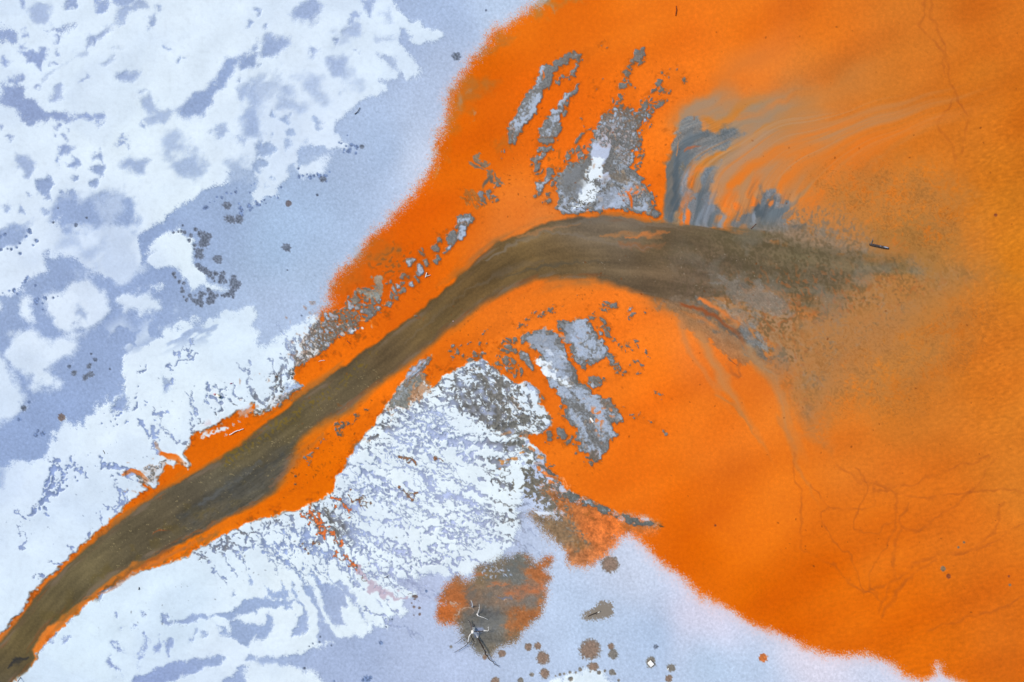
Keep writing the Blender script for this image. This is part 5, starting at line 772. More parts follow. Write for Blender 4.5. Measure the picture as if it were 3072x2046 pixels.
lobe(TT((1, 2, "1430,1100 1500,1070 1600,1050 1720,1080 1766,1120"), (2, 2, "20,1150"), (1, 2, "1740,1240 1660,1320 1560,1340 1460,1280 1410,1190")), (116, 114, 108), .9, 24); lobe(T(1, 2, "1500,1110 1600,1080 1680,1120 1660,1220 1560,1260 1500,1200"), (100, 104, 108), .7, 30)
lobe(T(2, 2, "40,1000 120,1060 200,1010 235,940 240,1020 200,1090 120,1170 60,1220 0,1240 -40,1180 -20,1100"), (176, 106, 58), .85); lobe(T(2, 2, "-20,1030 60,1000 150,970 180,1000 120,1060 40,1060"), (116, 114, 110), .8, 10); lobe(T(2, 2, "-60,930 60,900 190,890 240,860 240,920 120,950 -20,980"), (176, 112, 78), .8, 12); lobe(T(2, 2, "-60,800 20,780 100,820 110,880 20,890 -60,860"), (112, 116, 114), .85, 12); lobe(T(2, 2, "120,760 200,740 240,700 275,720 230,790 250,850 180,860 120,820"), (178, 104, 56), .8, 12)
lobe(T(2, 2, "-10,700 60,680 110,700 90,760 20,770"), (114, 116, 110), .9, 10); lobe(T(1, 2, "1540,930 1640,880 1740,880 1760,940 1660,960 1560,980"), (132, 116, 102), .8, 14); lobe(T(1, 2, "1500,860 1560,800 1640,780 1700,800 1660,860 1560,890"), (128, 110, 84), .8, 14)
a, b = rot(r.x + 4 * fbm(r.x, r.y, 60, 7), r.y + 4 * fbm(r.x, r.y, 60, 8), -8, 2.6); n = .6 * fbm(a, b, 44, 9) + .3 * per(a, b, 10, 10)
pc = pc * (1 + .07 * n + .05 * WS[r.sl])[..., None]
up_ = sstep(1830, 1780, r.y)
pc = pc + (np.array((186, 104, 58), np.float32) - pc) * (up_ * .5 * sstep(.5, 1.2, n))[..., None]; pc = pc + (np.array((112, 114, 112), np.float32) - pc) * (up_ * .5 * sstep(.4, 1.2, -n))[..., None]
C[r.sl] += (pc - C[r.sl]) * (m * .97)[..., None]; K[r.sl] = np.where(m > .5, WATER, K[r.sl]); Z[r.sl] = Z[r.sl] * (1 - m) - .03 * m
mottle(T(1, 2, "1500,860 1600,790 1766,690 1766,840 1640,860 1560,880"), .75, (176, 192, 220), 8, -1.15, 10, 216, .3); mottle(T(2, 2, "0,690 120,690 140,760 40,760"), .6, (186, 200, 224), 8, -1.1, 10, 217, .3); mottle(T(1, 2, "1300,980 1400,1010 1420,1060 1370,1060 1290,1020"), .6, (196, 186, 180), 8, -.2, 10, 218, .4)
for q, w_, col, am in (("1590,1180 1700,1150 1766,1140", 16, (128, 126, 120), .4), ("1520,1080 1600,1090 1700,1070", 10, (92, 92, 96), .4), ("1600,910 1680,900 1766,890", 5, (196, 124, 84), .6), ("1680,980 1720,990 1760,1000", 6, (112, 124, 150), .7), ("1710,1010 1740,1015", 3, (214, 190, 170), .8), ("1390,1160 1385,1110 1400,1070 1440,1060 1480,1070 1510,1090", 3, (206, 190, 180), .6), ("1480,1010 1490,1050", 8, (98, 112, 146), .6), ("1500,1210 1550,1220", 14, (150, 166, 204), .75)):
    s = S(curve(T(1, 2, q)), 40, 5, 30); paint(s.sl, (s.m(w_ * .4, w_ * .4, 1.6, w_) * am * (.6 + .6 * sstep(-1, 1, fbm(s.x, s.y, 16, 3)))).clip(0, 1), col)
# ------------------------------------------------------------------ faint worm trails on the bed of the orange lake
for c, r_, q, w_ in ((3, 2, "180,0 175,100 200,200 240,260 235,330 225,450 225,580 240,640 320,700 420,750 500,800 570,880 640,940 720,960 780,1000", 3), (3, 2, "300,210 340,270 390,330 410,370 372,410 380,470 440,570 500,640 570,690 600,760 610,830 640,920 700,960", 2.5), (3, 2, "740,200 735,300 720,350 640,370 520,375 420,370", 2.5), (3, 2, "600,90 650,150 700,220 660,290 620,370 600,450 600,520 680,530 760,540 800,490 860,460", 2.5), (3, 2, "745,250 800,235 860,240 880,300 885,400 880,470 850,560 790,660 730,760 705,830 715,920 750,960", 3), (3, 2, "970,320 930,410 915,480 960,515 1040,515 1120,470 1200,410 1290,360 1350,290 1450,200 1500,110 1560,20", 3),
                     (3, 2, "920,520 890,560 865,680 870,800 850,900 800,1000 760,1080", 4), (3, 2, "700,940 800,900 900,850 980,780 1080,720 1200,680 1320,680 1440,620 1560,500 1620,330", 4), (3, 2, "780,1110 840,1050 880,950 960,860 1060,780 1160,720", 4), (3, 2, "1766,470 1640,540 1560,610 1440,650 1300,690", 3), (3, 2, "640,170 760,210 900,215 1040,190 1140,140 1300,80 1400,60 1520,10", 3), (3, 2, "880,270 1000,285 1130,300 1260,270 1400,260 1600,240 1766,260", 3), (3, 2, "1095,1215 1180,1185 1300,1150 1420,1110 1540,1080 1660,1030 1766,960", 3.5), (3, 2, "480,80 560,120 640,190", 3),
                     (3, 0, "1080,0 1075,100 1045,160 1080,210 1130,280 1200,360 1240,450 1260,560 1300,650 1330,750 1375,820 1360,920 1340,1060", 3), (3, 0, "1125,0 1130,110 1170,200 1210,320 1230,400", 3.5), (3, 0, "1290,650 1260,730 1200,800 1178,870 1200,930 1270,1000 1290,1120", 3), (3, 0, "1210,400 1215,520", 2), (3, 0, "1475,1180 1510,1225", 2.5), (3, 1, "980,440 1020,415 1060,405", 2.5)):
    s = S(curve(T(c, r_, q), 6), 30, 3, 40); paint(s.sl, sstep(w_ * 2.1, .5, s.d) * (.25 + .09 * fbm(s.x, s.y, 50, 4)).clip(.06, .45), (162, 82, 34))
# specks of dirt
sp = np.random.RandomState(5)
def specks(poly, n, r0, r1, col, am, elong=1.6):
    x0, y0 = poly.min(0); x1, y1 = poly.max(0); k = 0
    while k < n:
        x, y = sp.uniform(x0, x1), sp.uniform(y0, y1)
        if seg_dist(poly[:, 0], poly[:, 1], np.array([[x]], np.float32), np.array([[y]], np.float32))[0, 0] < 0: continue
        k += 1; r_ = r0 + (r1 - r0) * sp.rand() ** 3; s_ = sl(x - 9, y - 9, x + 9, y + 9); a, b = rot(X[s_] - x, Y[s_] - y, sp.uniform(0, 180), elong)
        paint(s_, sstep(r_ + .9, r_ - .9, np.hypot(a, b)) * am * sp.uniform(.5, 1), col)
specks(F("1100,450 1250,200 1500,60 2340,20 2340,1500 1700,1250 1300,900 1500,900 1450,660 1240,650 1150,560"), 330, .6, 2.6, (120, 60, 22), .65); specks(F("1040,690 1300,650 1480,700 1250,740 1000,820"), 120, .6, 2, (120, 70, 30), .6); specks(F("1150,500 1250,470 1240,160 1160,330 1170,520 1260,540"), 60, .6, 2, (120, 66, 26), .7, 2.4); specks(F("640,1150 800,1080 880,900 760,990 660,1040"), 120, .6, 2.4, (110, 66, 30), .7, 2.2)
specks(F("0,1200 250,1000 600,800 650,850 400,1060 100,1350"), 90, .6, 2.2, (120, 134, 160), .6); specks(F("150,1480 600,1220 760,1180 1180,1140 1180,900 900,900 1100,1250 800,1350 400,1450"), 130, .6, 2.4, (96, 100, 108), .7, 1.8)
specks(F("1150,640 1500,560 1900,600 2000,700 1600,700 1400,640"), 120, .6, 1.6, (200, 190, 176), .45); specks(F("20,1530 300,1200 600,1000 700,1000 560,1160 300,1290 60,1500"), 160, .5, 1.6, (160, 148, 112), .45, 2)
mottle(F("1820,360 2150,380 2240,520 2150,620 2000,560 1900,480"), .30, (138, 88, 40), 6, -.8, 50, 219, .7, 8, 20, 1.4); mottle(F("1800,760 2100,720 2300,640 2330,760 2100,1000 1900,960"), .25, (146, 92, 44), 6, -.7, 60, 220, .7, 8, 20, 1.6)
# ------------------------------------------------------------------ melt holes: every one an object of its own
HOLES = []                                        # (label, group, colour) by id - 10
PAL = {'b': (112, 134, 176), 'g': (104, 114, 132), 'd': (92, 104, 126), 'n': (142, 118, 102), 'k': (128, 122, 114), 'o': (204, 112, 52), 'r': (150, 96, 60)}
hr = np.random.RandomState(9)
def hole_(c, r_, x, y, rad, kind, label, group=None, fuzz=None, el=1.0, an=0):
    x, y = T(c, r_, f"{x},{y}")[0]; rad *= 768 / 1766
    s_ = sl(x - rad * 2.2 * max(el, 1) - 6, y - rad * 2.2 * max(el, 1) - 6, x + rad * 2.2 * max(el, 1) + 6, y + rad * 2.2 * max(el, 1) + 6)
    if s_[0].start >= s_[0].stop or s_[1].start >= s_[1].stop: return
    a, b = rot(X[s_] - x, Y[s_] - y, an, el * el); a *= el; b *= el
    d = np.hypot(a, b) + 1e-3; th = np.arctan2(b, a); p1, p2, n1_ = hr.rand() * 6, hr.rand() * 6, hr.randint(6, 11)
    lob = 1.0 if kind in 'bgd' else .3
    rr = rad * (1.04 + lob * (.08 * np.sin(2 * th + p1) + .06 * np.sin(3 * th + p2) + (.12 if rad > 4 else .05) * np.sin(n1_ * th + p1)))
    f = .05 if fuzz is None else min(fuzz, .3) * .28
    q = d / rr + f * WS[s_] * sstep(.3, .8, d / rr) + .04 * per(X[s_], Y[s_], 7, 3)
    m = sstep(1 + max(.12, 1.2 / rad), 1 - max(.12, 1.2 / rad) - f * .8, q)
    col = np.array(PAL[kind], np.float32) * (1 + .07 * WS[s_] + .10 * per(X[s_], Y[s_], 6, 8) * (kind in 'bgd') + .03 * np.sin(n1_ * th + p1))[..., None]
    if kind in 'bgd': col = col + (np.array((150, 164, 196), np.float32) - col) * (sstep(.5, 1.0, q) * .35)[..., None]
    elif kind in 'nk': col = col + (np.array((128, 128, 124), np.float32) - col) * (sstep(.6, 1.0, q) * .6)[..., None]
    C[s_] += (col - C[s_]) * (m * .93)[..., None]
    i = 10 + len(HOLES); HOLES.append((label, group))
    mm = m > .45
    if mm.sum() < 3: mm = d <= np.sort(d.ravel())[3]
    K[s_] = np.where(mm, i, K[s_]); Z[s_] = Z[s_] * (1 - m) - .02 * m
def many(c, r_, s, kind, label, group):
    for q in s.split(): x, y, rad = [float(v) for v in q.split(',')]; hole_(c, r_, x, y, rad * 1.08, kind, label, group)
gA = "melt holes ringing the snow islet left of the orange lake"
lA = "small dark lobed melt hole in the ring around the curved snow islet"
many(0, 1, "1440,60,22 1395,115,24 1380,45,18 1352,15,14 1318,57,14 1310,92,12 1275,35,13 1255,30,9 1235,30,7 1200,38,8 1345,125,12 1370,165,20 1385,198,22 1360,200,14 1395,160,12 1345,150,8 1365,262,17 1390,285,20 1420,300,22 1450,325,20 1440,312,14 1490,320,18 1540,318,17 1530,350,22 1555,378,14 1520,375,14 1470,350,12 1480,370,7", 'g', lA, gA)
many(0, 1, "1640,395,24 1615,345,18 1600,445,22 1575,465,18 1550,470,14 1608,485,9 1530,470,8 1500,470,12 1470,480,24 1450,500,26 1470,515,14 1440,520,16 1390,460,20 1385,485,18 1385,520,22 1360,515,18 1340,505,14 1390,537,14 1310,470,14 1290,500,12 1270,480,8 1260,440,14 1255,420,10 1270,385,12 1240,375,12 1210,345,10 1200,320,14 1440,430,14 1420,460,10 1455,455,16 1320,490,10 1350,470,8 1610,470,12", 'g', lA, gA)
hole_(0, 1, 1413, 82, 42, 'g', "biggest dark melt patch at the top of the ring around the snow islet", None, .15, 1.25, 80); hole_(0, 1, 1618, 390, 40, 'g', "broad dark melt patch at the right tip of the curved snow islet", None, .15, 1.15, 80)
hole_(0, 1, 1503, 220, 31, 'g', "round flower shaped melt hole alone on ice above the snow islet")
gB = "melt holes in the hooked cluster on the blue ice"; lB = "small dark melt hole in the hooked chain above the snow islet"
many(0, 0, "1665,1470,15 1660,1435,12 1650,1405,8 1498,1360,8 1532,1363,10 1565,1333,9 1597,1337,7 1628,1325,10 1480,1390,5 1448,1398,5 1720,1420,15 1727,1450,9 1740,1435,8 1725,1330,7 1735,1280,5 1757,1268,6 1635,1298,4 1672,1450,10 1670,1490,12", 'b', lB, gB)
hole_(0, 0, 1567, 1418, 29, 'g', "round lobed melt hole above the joined pair of dark patches"); hole_(0, 0, 1590, 1513, 34, 'g', "left lobe of the joined pair of dark melt patches", None, .15, 1.2, 20); hole_(0, 0, 1652, 1512, 30, 'g', "right lobe of the joined pair of dark melt patches", None, .15, 1.1, -60); hole_(0, 0, 1420, 1434, 19, 'b', "small oblong melt hole left of the hooked cluster", None, .1, 1.3, -20)
gC = "melt holes at the tip of the snow tongue"; many(1, 0, "632,935,5 660,1000,12 697,1015,14 690,1058,10 640,1045,15 610,1035,9 590,990,7 575,985,6 625,1010,7 680,1005,8 650,1030,10 605,1052,6", 'b', "small blue melt hole by the tip of the snow tongue beside open ice", gC)
hole_(1, 0, 731, 1013, 16, 'g', "rightmost dark melt hole off the tip of the snow tongue")
gD = "melt holes under the small snow patch"; many(1, 0, "300,1220,13 325,1215,9 375,1225,14 400,1215,10 440,1215,16 480,1215,14 508,1187,7 485,1250,9 295,1165,8 355,1205,6 425,1200,8", 'b', "small blue melt hole along the lower edge of the small snow patch", gD); hole_(1, 0, 463, 1237, 22, 'g', "largest melt hole at the right end of the small snow patch")
hole_(1, 0, 1383, 391, 29, 'g', "grey star shaped melt hole nearest the top of the orange lake"); hole_(1, 0, 1587, 73, 8, 'd', "tiny dark melt hole near the top edge beside the orange lake"); PAL['r'] = (112, 106, 112); hole_(1, 0, 225, 1404, 21, 'r', "brownish grey melt hole on open ice below the small snow patch"); PAL['r'] = (112, 106, 112); hole_(1, 0, 423, 1345, 9, 'd', "tiny dark melt hole right of the brownish one on open ice")
many(1, 0, "0,1390,8 10,1410,14 25,1415,9 40,1390,7 60,1380,7 70,1405,5 150,1365,8 175,1293,8 130,1352,5 95,1358,5 105,1360,4", 'b', "small melt hole along the ragged lower rim of the upper snow field", "melt holes along the lower rim of the upper snow field")
many(0, 0, "600,1503,8 402,1435,6 372,1535,8 1263,1557,8", 'd', "tiny dark melt hole on the blue ice below the upper snow field", "tiny melt holes below the upper snow field"); hole_(0, 0, 527, 1553, 14, 'd', "dark melt hole on blue ice at the left under the snow field")
gE = "melt holes on the small snow patches at the left edge"; many(0, 1, "247,403,10 98,433,14 65,437,8 122,460,8 22,453,5 262,498,13 298,525,8 297,566,7 372,487,8 403,477,4 175,372,12 155,385,6 258,95,13 35,50,13 5,65,11 205,25,17 215,40,10 185,65,10 140,110,9 120,140,8 85,152,9 60,150,6 10,155,12 145,183,10 235,125,7 320,495,9", 'b', "small blue melt hole among the snow patches at the left edge", gE)
hole_(0, 1, 250, 513, 20, 'b', "largest blue melt hole beside the snow patches at the left edge", None, .12, 1.2, 60); hole_(0, 1, 310, 485, 13, 'b', "blue melt hole on the upper left rim of the big soft snow patch"); hole_(0, 1, 187, 352, 15, 'b', "oblong blue melt hole on the snow edge at far left", None, .12, 1.4, -60)
for x, y, rd, lb in ((632, 872, 9, "topmost and smallest of the cluster of round holes in the ice bay"), (658, 913, 16, "upper right round hole of the cluster in the ice bay"), (617, 957, 18, "middle round hole of the cluster in the ice bay"), (480, 961, 13, "leftmost small round hole of the cluster in the ice bay"), (512, 1004, 20, "lower left round hole of the cluster in the ice bay"), (590, 1035, 22, "left hole of the touching pair in the ice bay"), (626, 1014, 24, "right hole of the touching pair in the ice bay"), (760, 977, 8, "tiny dark hole right of the cluster in the ice bay"),
                     (203, 1207, 11, "small melt hole beside the white snow lobe at the left edge"), (168, 1248, 20, "round melt hole on the rim of the white snow lobe at left"), (135, 1325, 17, "blue melt hole below the white snow lobe at left"), (252, 1432, 18, "lower left hole of the trio near the left bank"), (263, 1403, 12, "top hole of the trio near the left bank"), (299, 1425, 19, "right hole of the trio near the left bank")):
    hole_(0, 1, x, y, rd, 'g' if rd > 17 and y < 1300 else 'd' if y < 1100 else 'b', lb)
PAL['r'] = (118, 104, 100); hole_(0, 1, 427, 1311, 25, 'r', "brown centred melt hole alone on ice near the left bank")
hole_(1, 1, 212, 140, 30, 'g', "dark lobed melt hole on open ice left of the orange shore"); hole_(1, 1, 218, 295, 6, 'd', "tiny melt hole under the lobed one left of the orange shore"); hole_(1, 1, 316, 610, 7, 'd', "tiny melt hole on ice near the snowy bank and orange shore")
hole_(1, 2, 863, 1296, 15, 'b', "small dark melt hole on ice left of the rusty patch"); hole_(1, 2, 520, 1315, 7, 'd', "tiny dark melt hole on ice below the snow fan"); hole_(1, 2, 1175, 940, 10, 'b', "small blue melt hole off the right tip of the snow fan"); hole_(1, 2, 335, 1472, 9, 'd', "dark speckled hole on the soft snow at the bottom edge")
many(1, 2, "765,1548,24 790,1538,13 740,1555,12 540,1560,7", 'b', "blue melt hole at the bottom edge left of the rusty patch", "blue melt holes at the bottom edge"); many(1, 2, "445,1255,8 440,1290,8 900,1186,6 940,1135,6 395,1300,6 370,1320,5", 'd', "tiny dark melt hole along the lower rim of the snow fan", "tiny melt holes along the lower rim of the snow fan")
many(1, 2, "1075,1023,5 1090,1050,9 1128,1055,9 1130,1100,9 1105,978,12 1085,975,8 1090,1105,4", 'r', "tiny rusty melt hole between the snow fan and the rusty patch", "tiny rusty melt holes off the snow fan")
hole_(1, 2, 1345, 1323, 10, 'k', "small brown melt hole left of the dead tree roots"); hole_(1, 2, 1697, 1370, 27, 'n', "round brown melt hole with a dark centre right of the dead tree tip", None, .3); hole_(1, 2, 1578, 1396, 17, 'n', "small brown melt hole at the foot of the dead tree", None, .25); hole_(1, 2, 1650, 1562, 30, 'n', "brown melt hole cut by the bottom edge below the dead tree", None, .25)
for x, y, rd, k, lb in ((112, 1325, 26, 'n', "left of two small brown melt holes right of the rusty patch"), (178, 1317, 26, 'n', "right of two small brown melt holes right of the rusty patch"), (212, 1402, 46, 'n', "second largest round brown melt hole on the lower ice"), (538, 1343, 71, 'n', "largest round brown melt hole with fuzzy rim on the lower ice"), (682, 1322, 24, 'n', "upper lobe of the double brown hole beside the largest one"), (696, 1377, 34, 'k', "lower lobe of the double brown hole beside the largest one"), (560, 1460, 33, 'n', "flattened brown melt hole just below the largest round one"), (225, 1508, 34, 'n', "brown melt hole with pale specks at the bottom edge"), (137, 1515, 16, 'k', "small brown melt hole at the bottom edge near the rusty patch"), (958, 1430, 36, 'k', "grey brown melt hole under the white box"), (992, 1324, 16, 'g', "small grey melt hole above the white box"), (1098, 1470, 29, 'k', "grey brown melt hole with a small white chip"), (1082, 1542, 26, 'n', "brown melt hole at the bottom edge below the chip"), (1732, 1400, 29, 'o', "bright orange round melt hole on pale ice beside the lake"), (60, 1555, 20, 'k', "grey melt hole cut by the bottom edge")):
    hole_(2, 2, x, y, rd, k, lb, None, .3 if k != 'g' else .15, 1.15 if x in (958, 560) else 1, 90 if x == 958 else 0)
hole_(2, 2, 678, 755, 58, 'n', "tan square shouldered melt hole touching the stained apron", None, .3); K[sl(0, 0, 1, 1)] = K[sl(0, 0, 1, 1)]
many(2, 2, "470,1480,13 400,1500,9 600,1500,13 690,1500,20 640,1490,9 330,1515,9 360,1510,8 405,1545,15 735,1555,9 490,1462,4 440,1500,7 710,1510,9 300,1525,6 540,1495,6", 'k', "small grey brown melt hole along the top of the bottom snow patch", "melt holes round the bottom snow patch")
s = S(T(2, 2, "520,1110 580,1095 640,1070"), 60); q = s.d - (13 + 14 * s.f) + 4 * WS[s.sl]; mm = sstep(4, -4, q); paint(s.sl, mm * .92, (136, 126, 114)); K[s.sl] = np.where(mm > .5, 10 + len(HOLES), K[s.sl]); HOLES.append(("long grey brown melt hole along the sunken log on the lower ice", None))
gO = None
for c, r_, x, y, rd, k, lb in ((3, 2, 1207, 786, 17, 'k', "round grey spot in the orange lake at lower right"), (3, 2, 1243, 838, 16, 'r', "faint rusty ring in the orange lake under the round grey spot"), (3, 2, 1312, 638, 8, 'k', "lower left of two tiny dots above the round grey spot in the orange lake"), (3, 2, 1350, 604, 8, 'k', "upper right of two tiny dots above the round grey spot in the orange lake"), (3, 2, 1667, 898, 9, 'k', "tiny dark dot near the right edge of the orange lake"), (3, 2, 1660, 838, 8, 'r', "tiny reddish dot just above the dark dot near the right edge"), (3, 0, 1569, 1484, 12, 'r', "purplish round dot alone at the upper right of the orange lake"), (2, 2, 1402, 487, 8, 'r', "single dark dot in bright orange water right of the silt ridge tip")):
    PAL['r'] = (140, 74, 44); PAL['k'] = (124, 106, 84); hole_(c, r_, x, y, rd, k, lb, None, .05)
ORANGE_SPOTS = 8
# ------------------------------------------------------------------ into Blender
if bpy:
    import bmesh
    def W(x, y, z=0.0): return Vector(((x - WPX / 2) * PX, (HPX / 2 - y) * PX, z))
    col0 = sc.collection
    def s2l(c):
        c = np.clip(np.asarray(c, np.float64) / 255, 0, 1.2)
        return np.where(c <= .04045, c / 12.92, ((c + .055) / 1.055) ** 2.4)
    def albedo(rgb): return np.clip(s2l(rgb) / np.array(LIGHT), 0.001, .9)
    def tag(o, label=None, cat=None, group=None, kind=None):
        for k_, v_ in (('label', label), ('category', cat), ('group', group), ('kind', kind)):
            if v_: o[k_] = v_
        return o
    # ---- materials
    def node(t, kind, loc=None, **kw):
        n = t.nodes.new(kind)
        for k_, v_ in kw.items(): setattr(n, k_, v_)
        return n
    def surface(name, rough, spec, grain, scale, bump=0.0, bscale=20.0):
        """pigment carried by the mesh, broken up by fine procedural grain; gloss and relief per surface"""
        m = bpy.data.materials.new(name); m.use_nodes = True; t = m.node_tree; b = t.nodes['Principled BSDF']
        a = node(t, 'ShaderNodeAttribute', attribute_name='pigment')
        tc = node(t, 'ShaderNodeTexCoord'); nz = node(t, 'ShaderNodeTexNoise')
        nz.inputs['Scale'].default_value = scale; nz.inputs['Detail'].default_value = 2.0; nz.inputs['Roughness'].default_value = .7
        mr = node(t, 'ShaderNodeMapRange'); mr.inputs[1].default_value = .3; mr.inputs[2].default_value = .7
        mr.inputs[3].default_value = 1 - grain; mr.inputs[4].default_value = 1 + grain
        mx = node(t, 'ShaderNodeVectorMath', operation='SCALE')
        t.links.new(tc.outputs['Object'], nz.inputs['Vector']); t.links.new(nz.outputs['Fac'], mr.inputs[0])
        t.links.new(a.outputs['Color'], mx.inputs[0]); t.links.new(mr.outputs[0], mx.inputs['Scale']); t.links.new(mx.outputs[0], b.inputs['Base Color'])
        b.inputs['Roughness'].default_value = rough; b.inputs['Specular IOR Level'].default_value = spec
        if bump:
            n2 = node(t, 'ShaderNodeTexNoise'); n2.inputs['Scale'].default_value = bscale; n2.inputs['Detail'].default_value = 3
            bp = node(t, 'ShaderNodeBump'); bp.inputs['Strength'].default_value = bump; bp.inputs['Distance'].default_value = .02
            t.links.new(tc.outputs['Object'], n2.inputs['Vector']); t.links.new(n2.outputs['Fac'], bp.inputs['Height']); t.links.new(bp.outputs[0], b.inputs['Normal'])
        return m
    M_ICE = surface('lake_ice', .55, .04, .035, 14, .15, 9); M_SNOW = surface('snow', .95, .05, .015, 18, .12, 14)
    M_WATER = surface('dyed_water', .25, .03, .03, 12, .1, 7); M_STREAM = surface('stream_bed', .3, .06, .05, 16)
    M_SILT = surface('wet_silt', .7, .08, .07, 18, .15, 16); M_HOLE = surface('slush', .6, .06, .05, 16)
    def plain(name, c1, c2, scale=8.0, rough=.8, stretch=None):
        m = bpy.data.materials.new(name); m.use_nodes = True; t = m.node_tree; b = t.nodes['Principled BSDF']
        tc = node(t, 'ShaderNodeTexCoord'); nz = node(t, 'ShaderNodeTexNoise'); nz.inputs['Scale'].default_value = scale; nz.inputs['Detail'].default_value = 4
        mp = node(t, 'ShaderNodeMapping'); mp.inputs['Scale'].default_value = stretch or (1, 1, 1)
        cr = node(t, 'ShaderNodeValToRGB'); cr.color_ramp.elements[0].position = .35; cr.color_ramp.elements[1].position = .65
        cr.color_ramp.elements[0].color = (*albedo(c1), 1); cr.color_ramp.elements[1].color = (*albedo(c2), 1)
        t.links.new(tc.outputs['Object'], mp.inputs[0]); t.links.new(mp.outputs[0], nz.inputs['Vector']); t.links.new(nz.outputs['Fac'], cr.inputs[0]); t.links.new(cr.outputs[0], b.inputs['Base Color'])
        b.inputs['Roughness'].default_value = rough; b.inputs['Specular IOR Level'].default_value = .2
        return m
    # ---- the ground: one continuous height field, cut along its materials
    Zm = (Z * .42).astype(np.float32)
    Zm = (Zm + np.roll(Zm, 1, 0) + np.roll(Zm, -1, 0) + np.roll(Zm, 1, 1) + np.roll(Zm, -1, 1)) / 5
    Zm[0] = Zm[-1] = 0; Zm[:, 0] = Zm[:, -1] = 0
    Zm += .03
    VX = ((X - WPX / 2) * PX).ravel(); VY = ((HPX / 2 - Y) * PX).ravel(); VZ = Zm.ravel()
    ALB = np.ones((GH * GW, 4), np.float32); ALB[:, :3] = albedo(C.reshape(-1, 3))
    kf = K[:-1, :-1].ravel(); jj, ii = np.divmod(np.arange(kf.size), GW - 1); v0 = (jj * GW + ii).astype(np.int64)
    order = np.argsort(kf, kind='stable'); ks = kf[order]; cuts = np.flatnonzero(np.diff(ks)) + 1
    parts = np.split(order, cuts)
    base_n = np.zeros((GH * GW, 3), np.float32)
    dzx = np.gradient(Zm, ST * PX, axis=1); dzy = -np.gradient(Zm, ST * PX, axis=0)
    NRM = np.stack([-dzx.ravel(), -dzy.ravel(), np.ones(GH * GW, np.float32)], 1).astype(np.float32); NRM /= np.linalg.norm(NRM, axis=1, keepdims=True)
    def sheet(name, f, mat):
        q = np.stack([v0[f], v0[f] + GW, v0[f] + GW + 1, v0[f] + 1], 1)      # y runs down the picture: this order faces up
        used, inv = np.unique(q.ravel(), return_inverse=True)
        me = bpy.data.meshes.new(name); me.vertices.add(len(used)); me.loops.add(q.size); me.polygons.add(len(f))
        me.vertices.foreach_set('co', np.stack([VX[used], VY[used], VZ[used]], 1).astype(np.float32).ravel())
        me.loops.foreach_set('vertex_index', inv.astype(np.int32)); me.polygons.foreach_set('loop_start', (np.arange(len(f)) * 4).astype(np.int32))
        me.update(calc_edges=True)
        at = me.attributes.new('pigment', 'FLOAT_COLOR', 'POINT'); at.data.foreach_set('color', ALB[used].ravel())
        me.polygons.foreach_set('use_smooth', np.ones(len(f), bool))
        me.materials.append(mat)
        o = bpy.data.objects.new(name, me); col0.objects.link(o); return o
    SET = {ICE: ('ice', M_ICE), SNOW: ('snow', M_SNOW), WATER: ('water', M_WATER), STREAM: ('stream', M_STREAM), SILT: ('silt_bank', M_SILT)}
    for f in parts:
        k = int(kf[f[0]])
        if k in SET:
            tag(sheet(SET[k][0], f, SET[k][1]), kind='structure')
        else:
            lb, gr = HOLES[k - 10]; spot = k - 10 >= len(HOLES) - ORANGE_SPOTS
            tag(sheet('mud_spot' if spot else 'melt_hole', f, M_HOLE), lb, 'mud spot' if spot else 'melt hole', gr)
    # the lake goes on to the horizon: one wide sheet under everything, itself snow-dusted ice
    bm = bmesh.new(); R_ = [120, 400, 1200, 3500]; x0, y0 = W(-MG, HPX + MG)[:2]; x1, y1 = W(WPX + MG - 0, -MG)[:2]
    x1, y1 = VX.max(), VY.max(); x0, y0 = VX.min(), VY.min(); rings = [[bm.verts.new(p) for p in ((x0, y0, .03), (x1, y0, .03), (x1, y1, .03), (x0, y1, .03))]]
    for r_ in R_: rings.append([bm.verts.new(p) for p in ((-r_, -r_, .03), (r_, -r_, .03), (r_, r_, .03), (-r_, r_, .03))])
    for a_, b_ in zip(rings, rings[1:]):
        for k_ in range(4): bm.faces.new((a_[k_], b_[k_], b_[(k_ + 1) % 4], a_[(k_ + 1) % 4]))
    bmesh.ops.recalc_face_normals(bm, faces=bm.faces)
    if sum(f_.normal.z for f_ in bm.faces) < 0: bmesh.ops.reverse_faces(bm, faces=bm.faces)
    me = bpy.data.meshes.new('ground'); bm.to_mesh(me); bm.free(); me.materials.append(plain('far_ice', (160, 180, 220), (226, 238, 252), .06, .8))
    o = bpy.data.objects.new('ground', me); col0.objects.link(o); tag(o, kind='structure')
    # ------------------------------------------------------------------ objects
    def hz(x, y):
        i = int(round((x + MG) / ST)); j = int(round((y + MG) / ST)); return float(Zm[min(max(j, 0), GH - 1), min(max(i, 0), GW - 1)])
    orr = random.Random(4)
    def tube(points, radii, mat, name, parent=None, sides=8, jit=.08):
        bm = bmesh.new(); prev = None; n = len(points); P = [Vector(p) for p in points]
        for i, p in enumerate(P):
            d_ = (P[min(i + 1, n - 1)] - P[max(i - 1, 0)]).normalized(); a_ = d_.cross(Vector((0, 0, 1)) if abs(d_.z) < .9 else Vector((1, 0, 0))).normalized(); b_ = d_.cross(a_)
            ring = [bm.verts.new(p + (a_ * math.cos(q) + b_ * math.sin(q)) * radii[i] * (1 + orr.uniform(-jit, jit))) for q in (2 * math.pi * k / sides for k in range(sides))]
            if prev:
                for k in range(sides): bm.faces.new((prev[k], prev[(k + 1) % sides], ring[(k + 1) % sides], ring[k]))
            else: bm.faces.new(ring[::-1])
            prev = ring
        bm.faces.new(prev); bmesh.ops.recalc_face_normals(bm, faces=bm.faces)
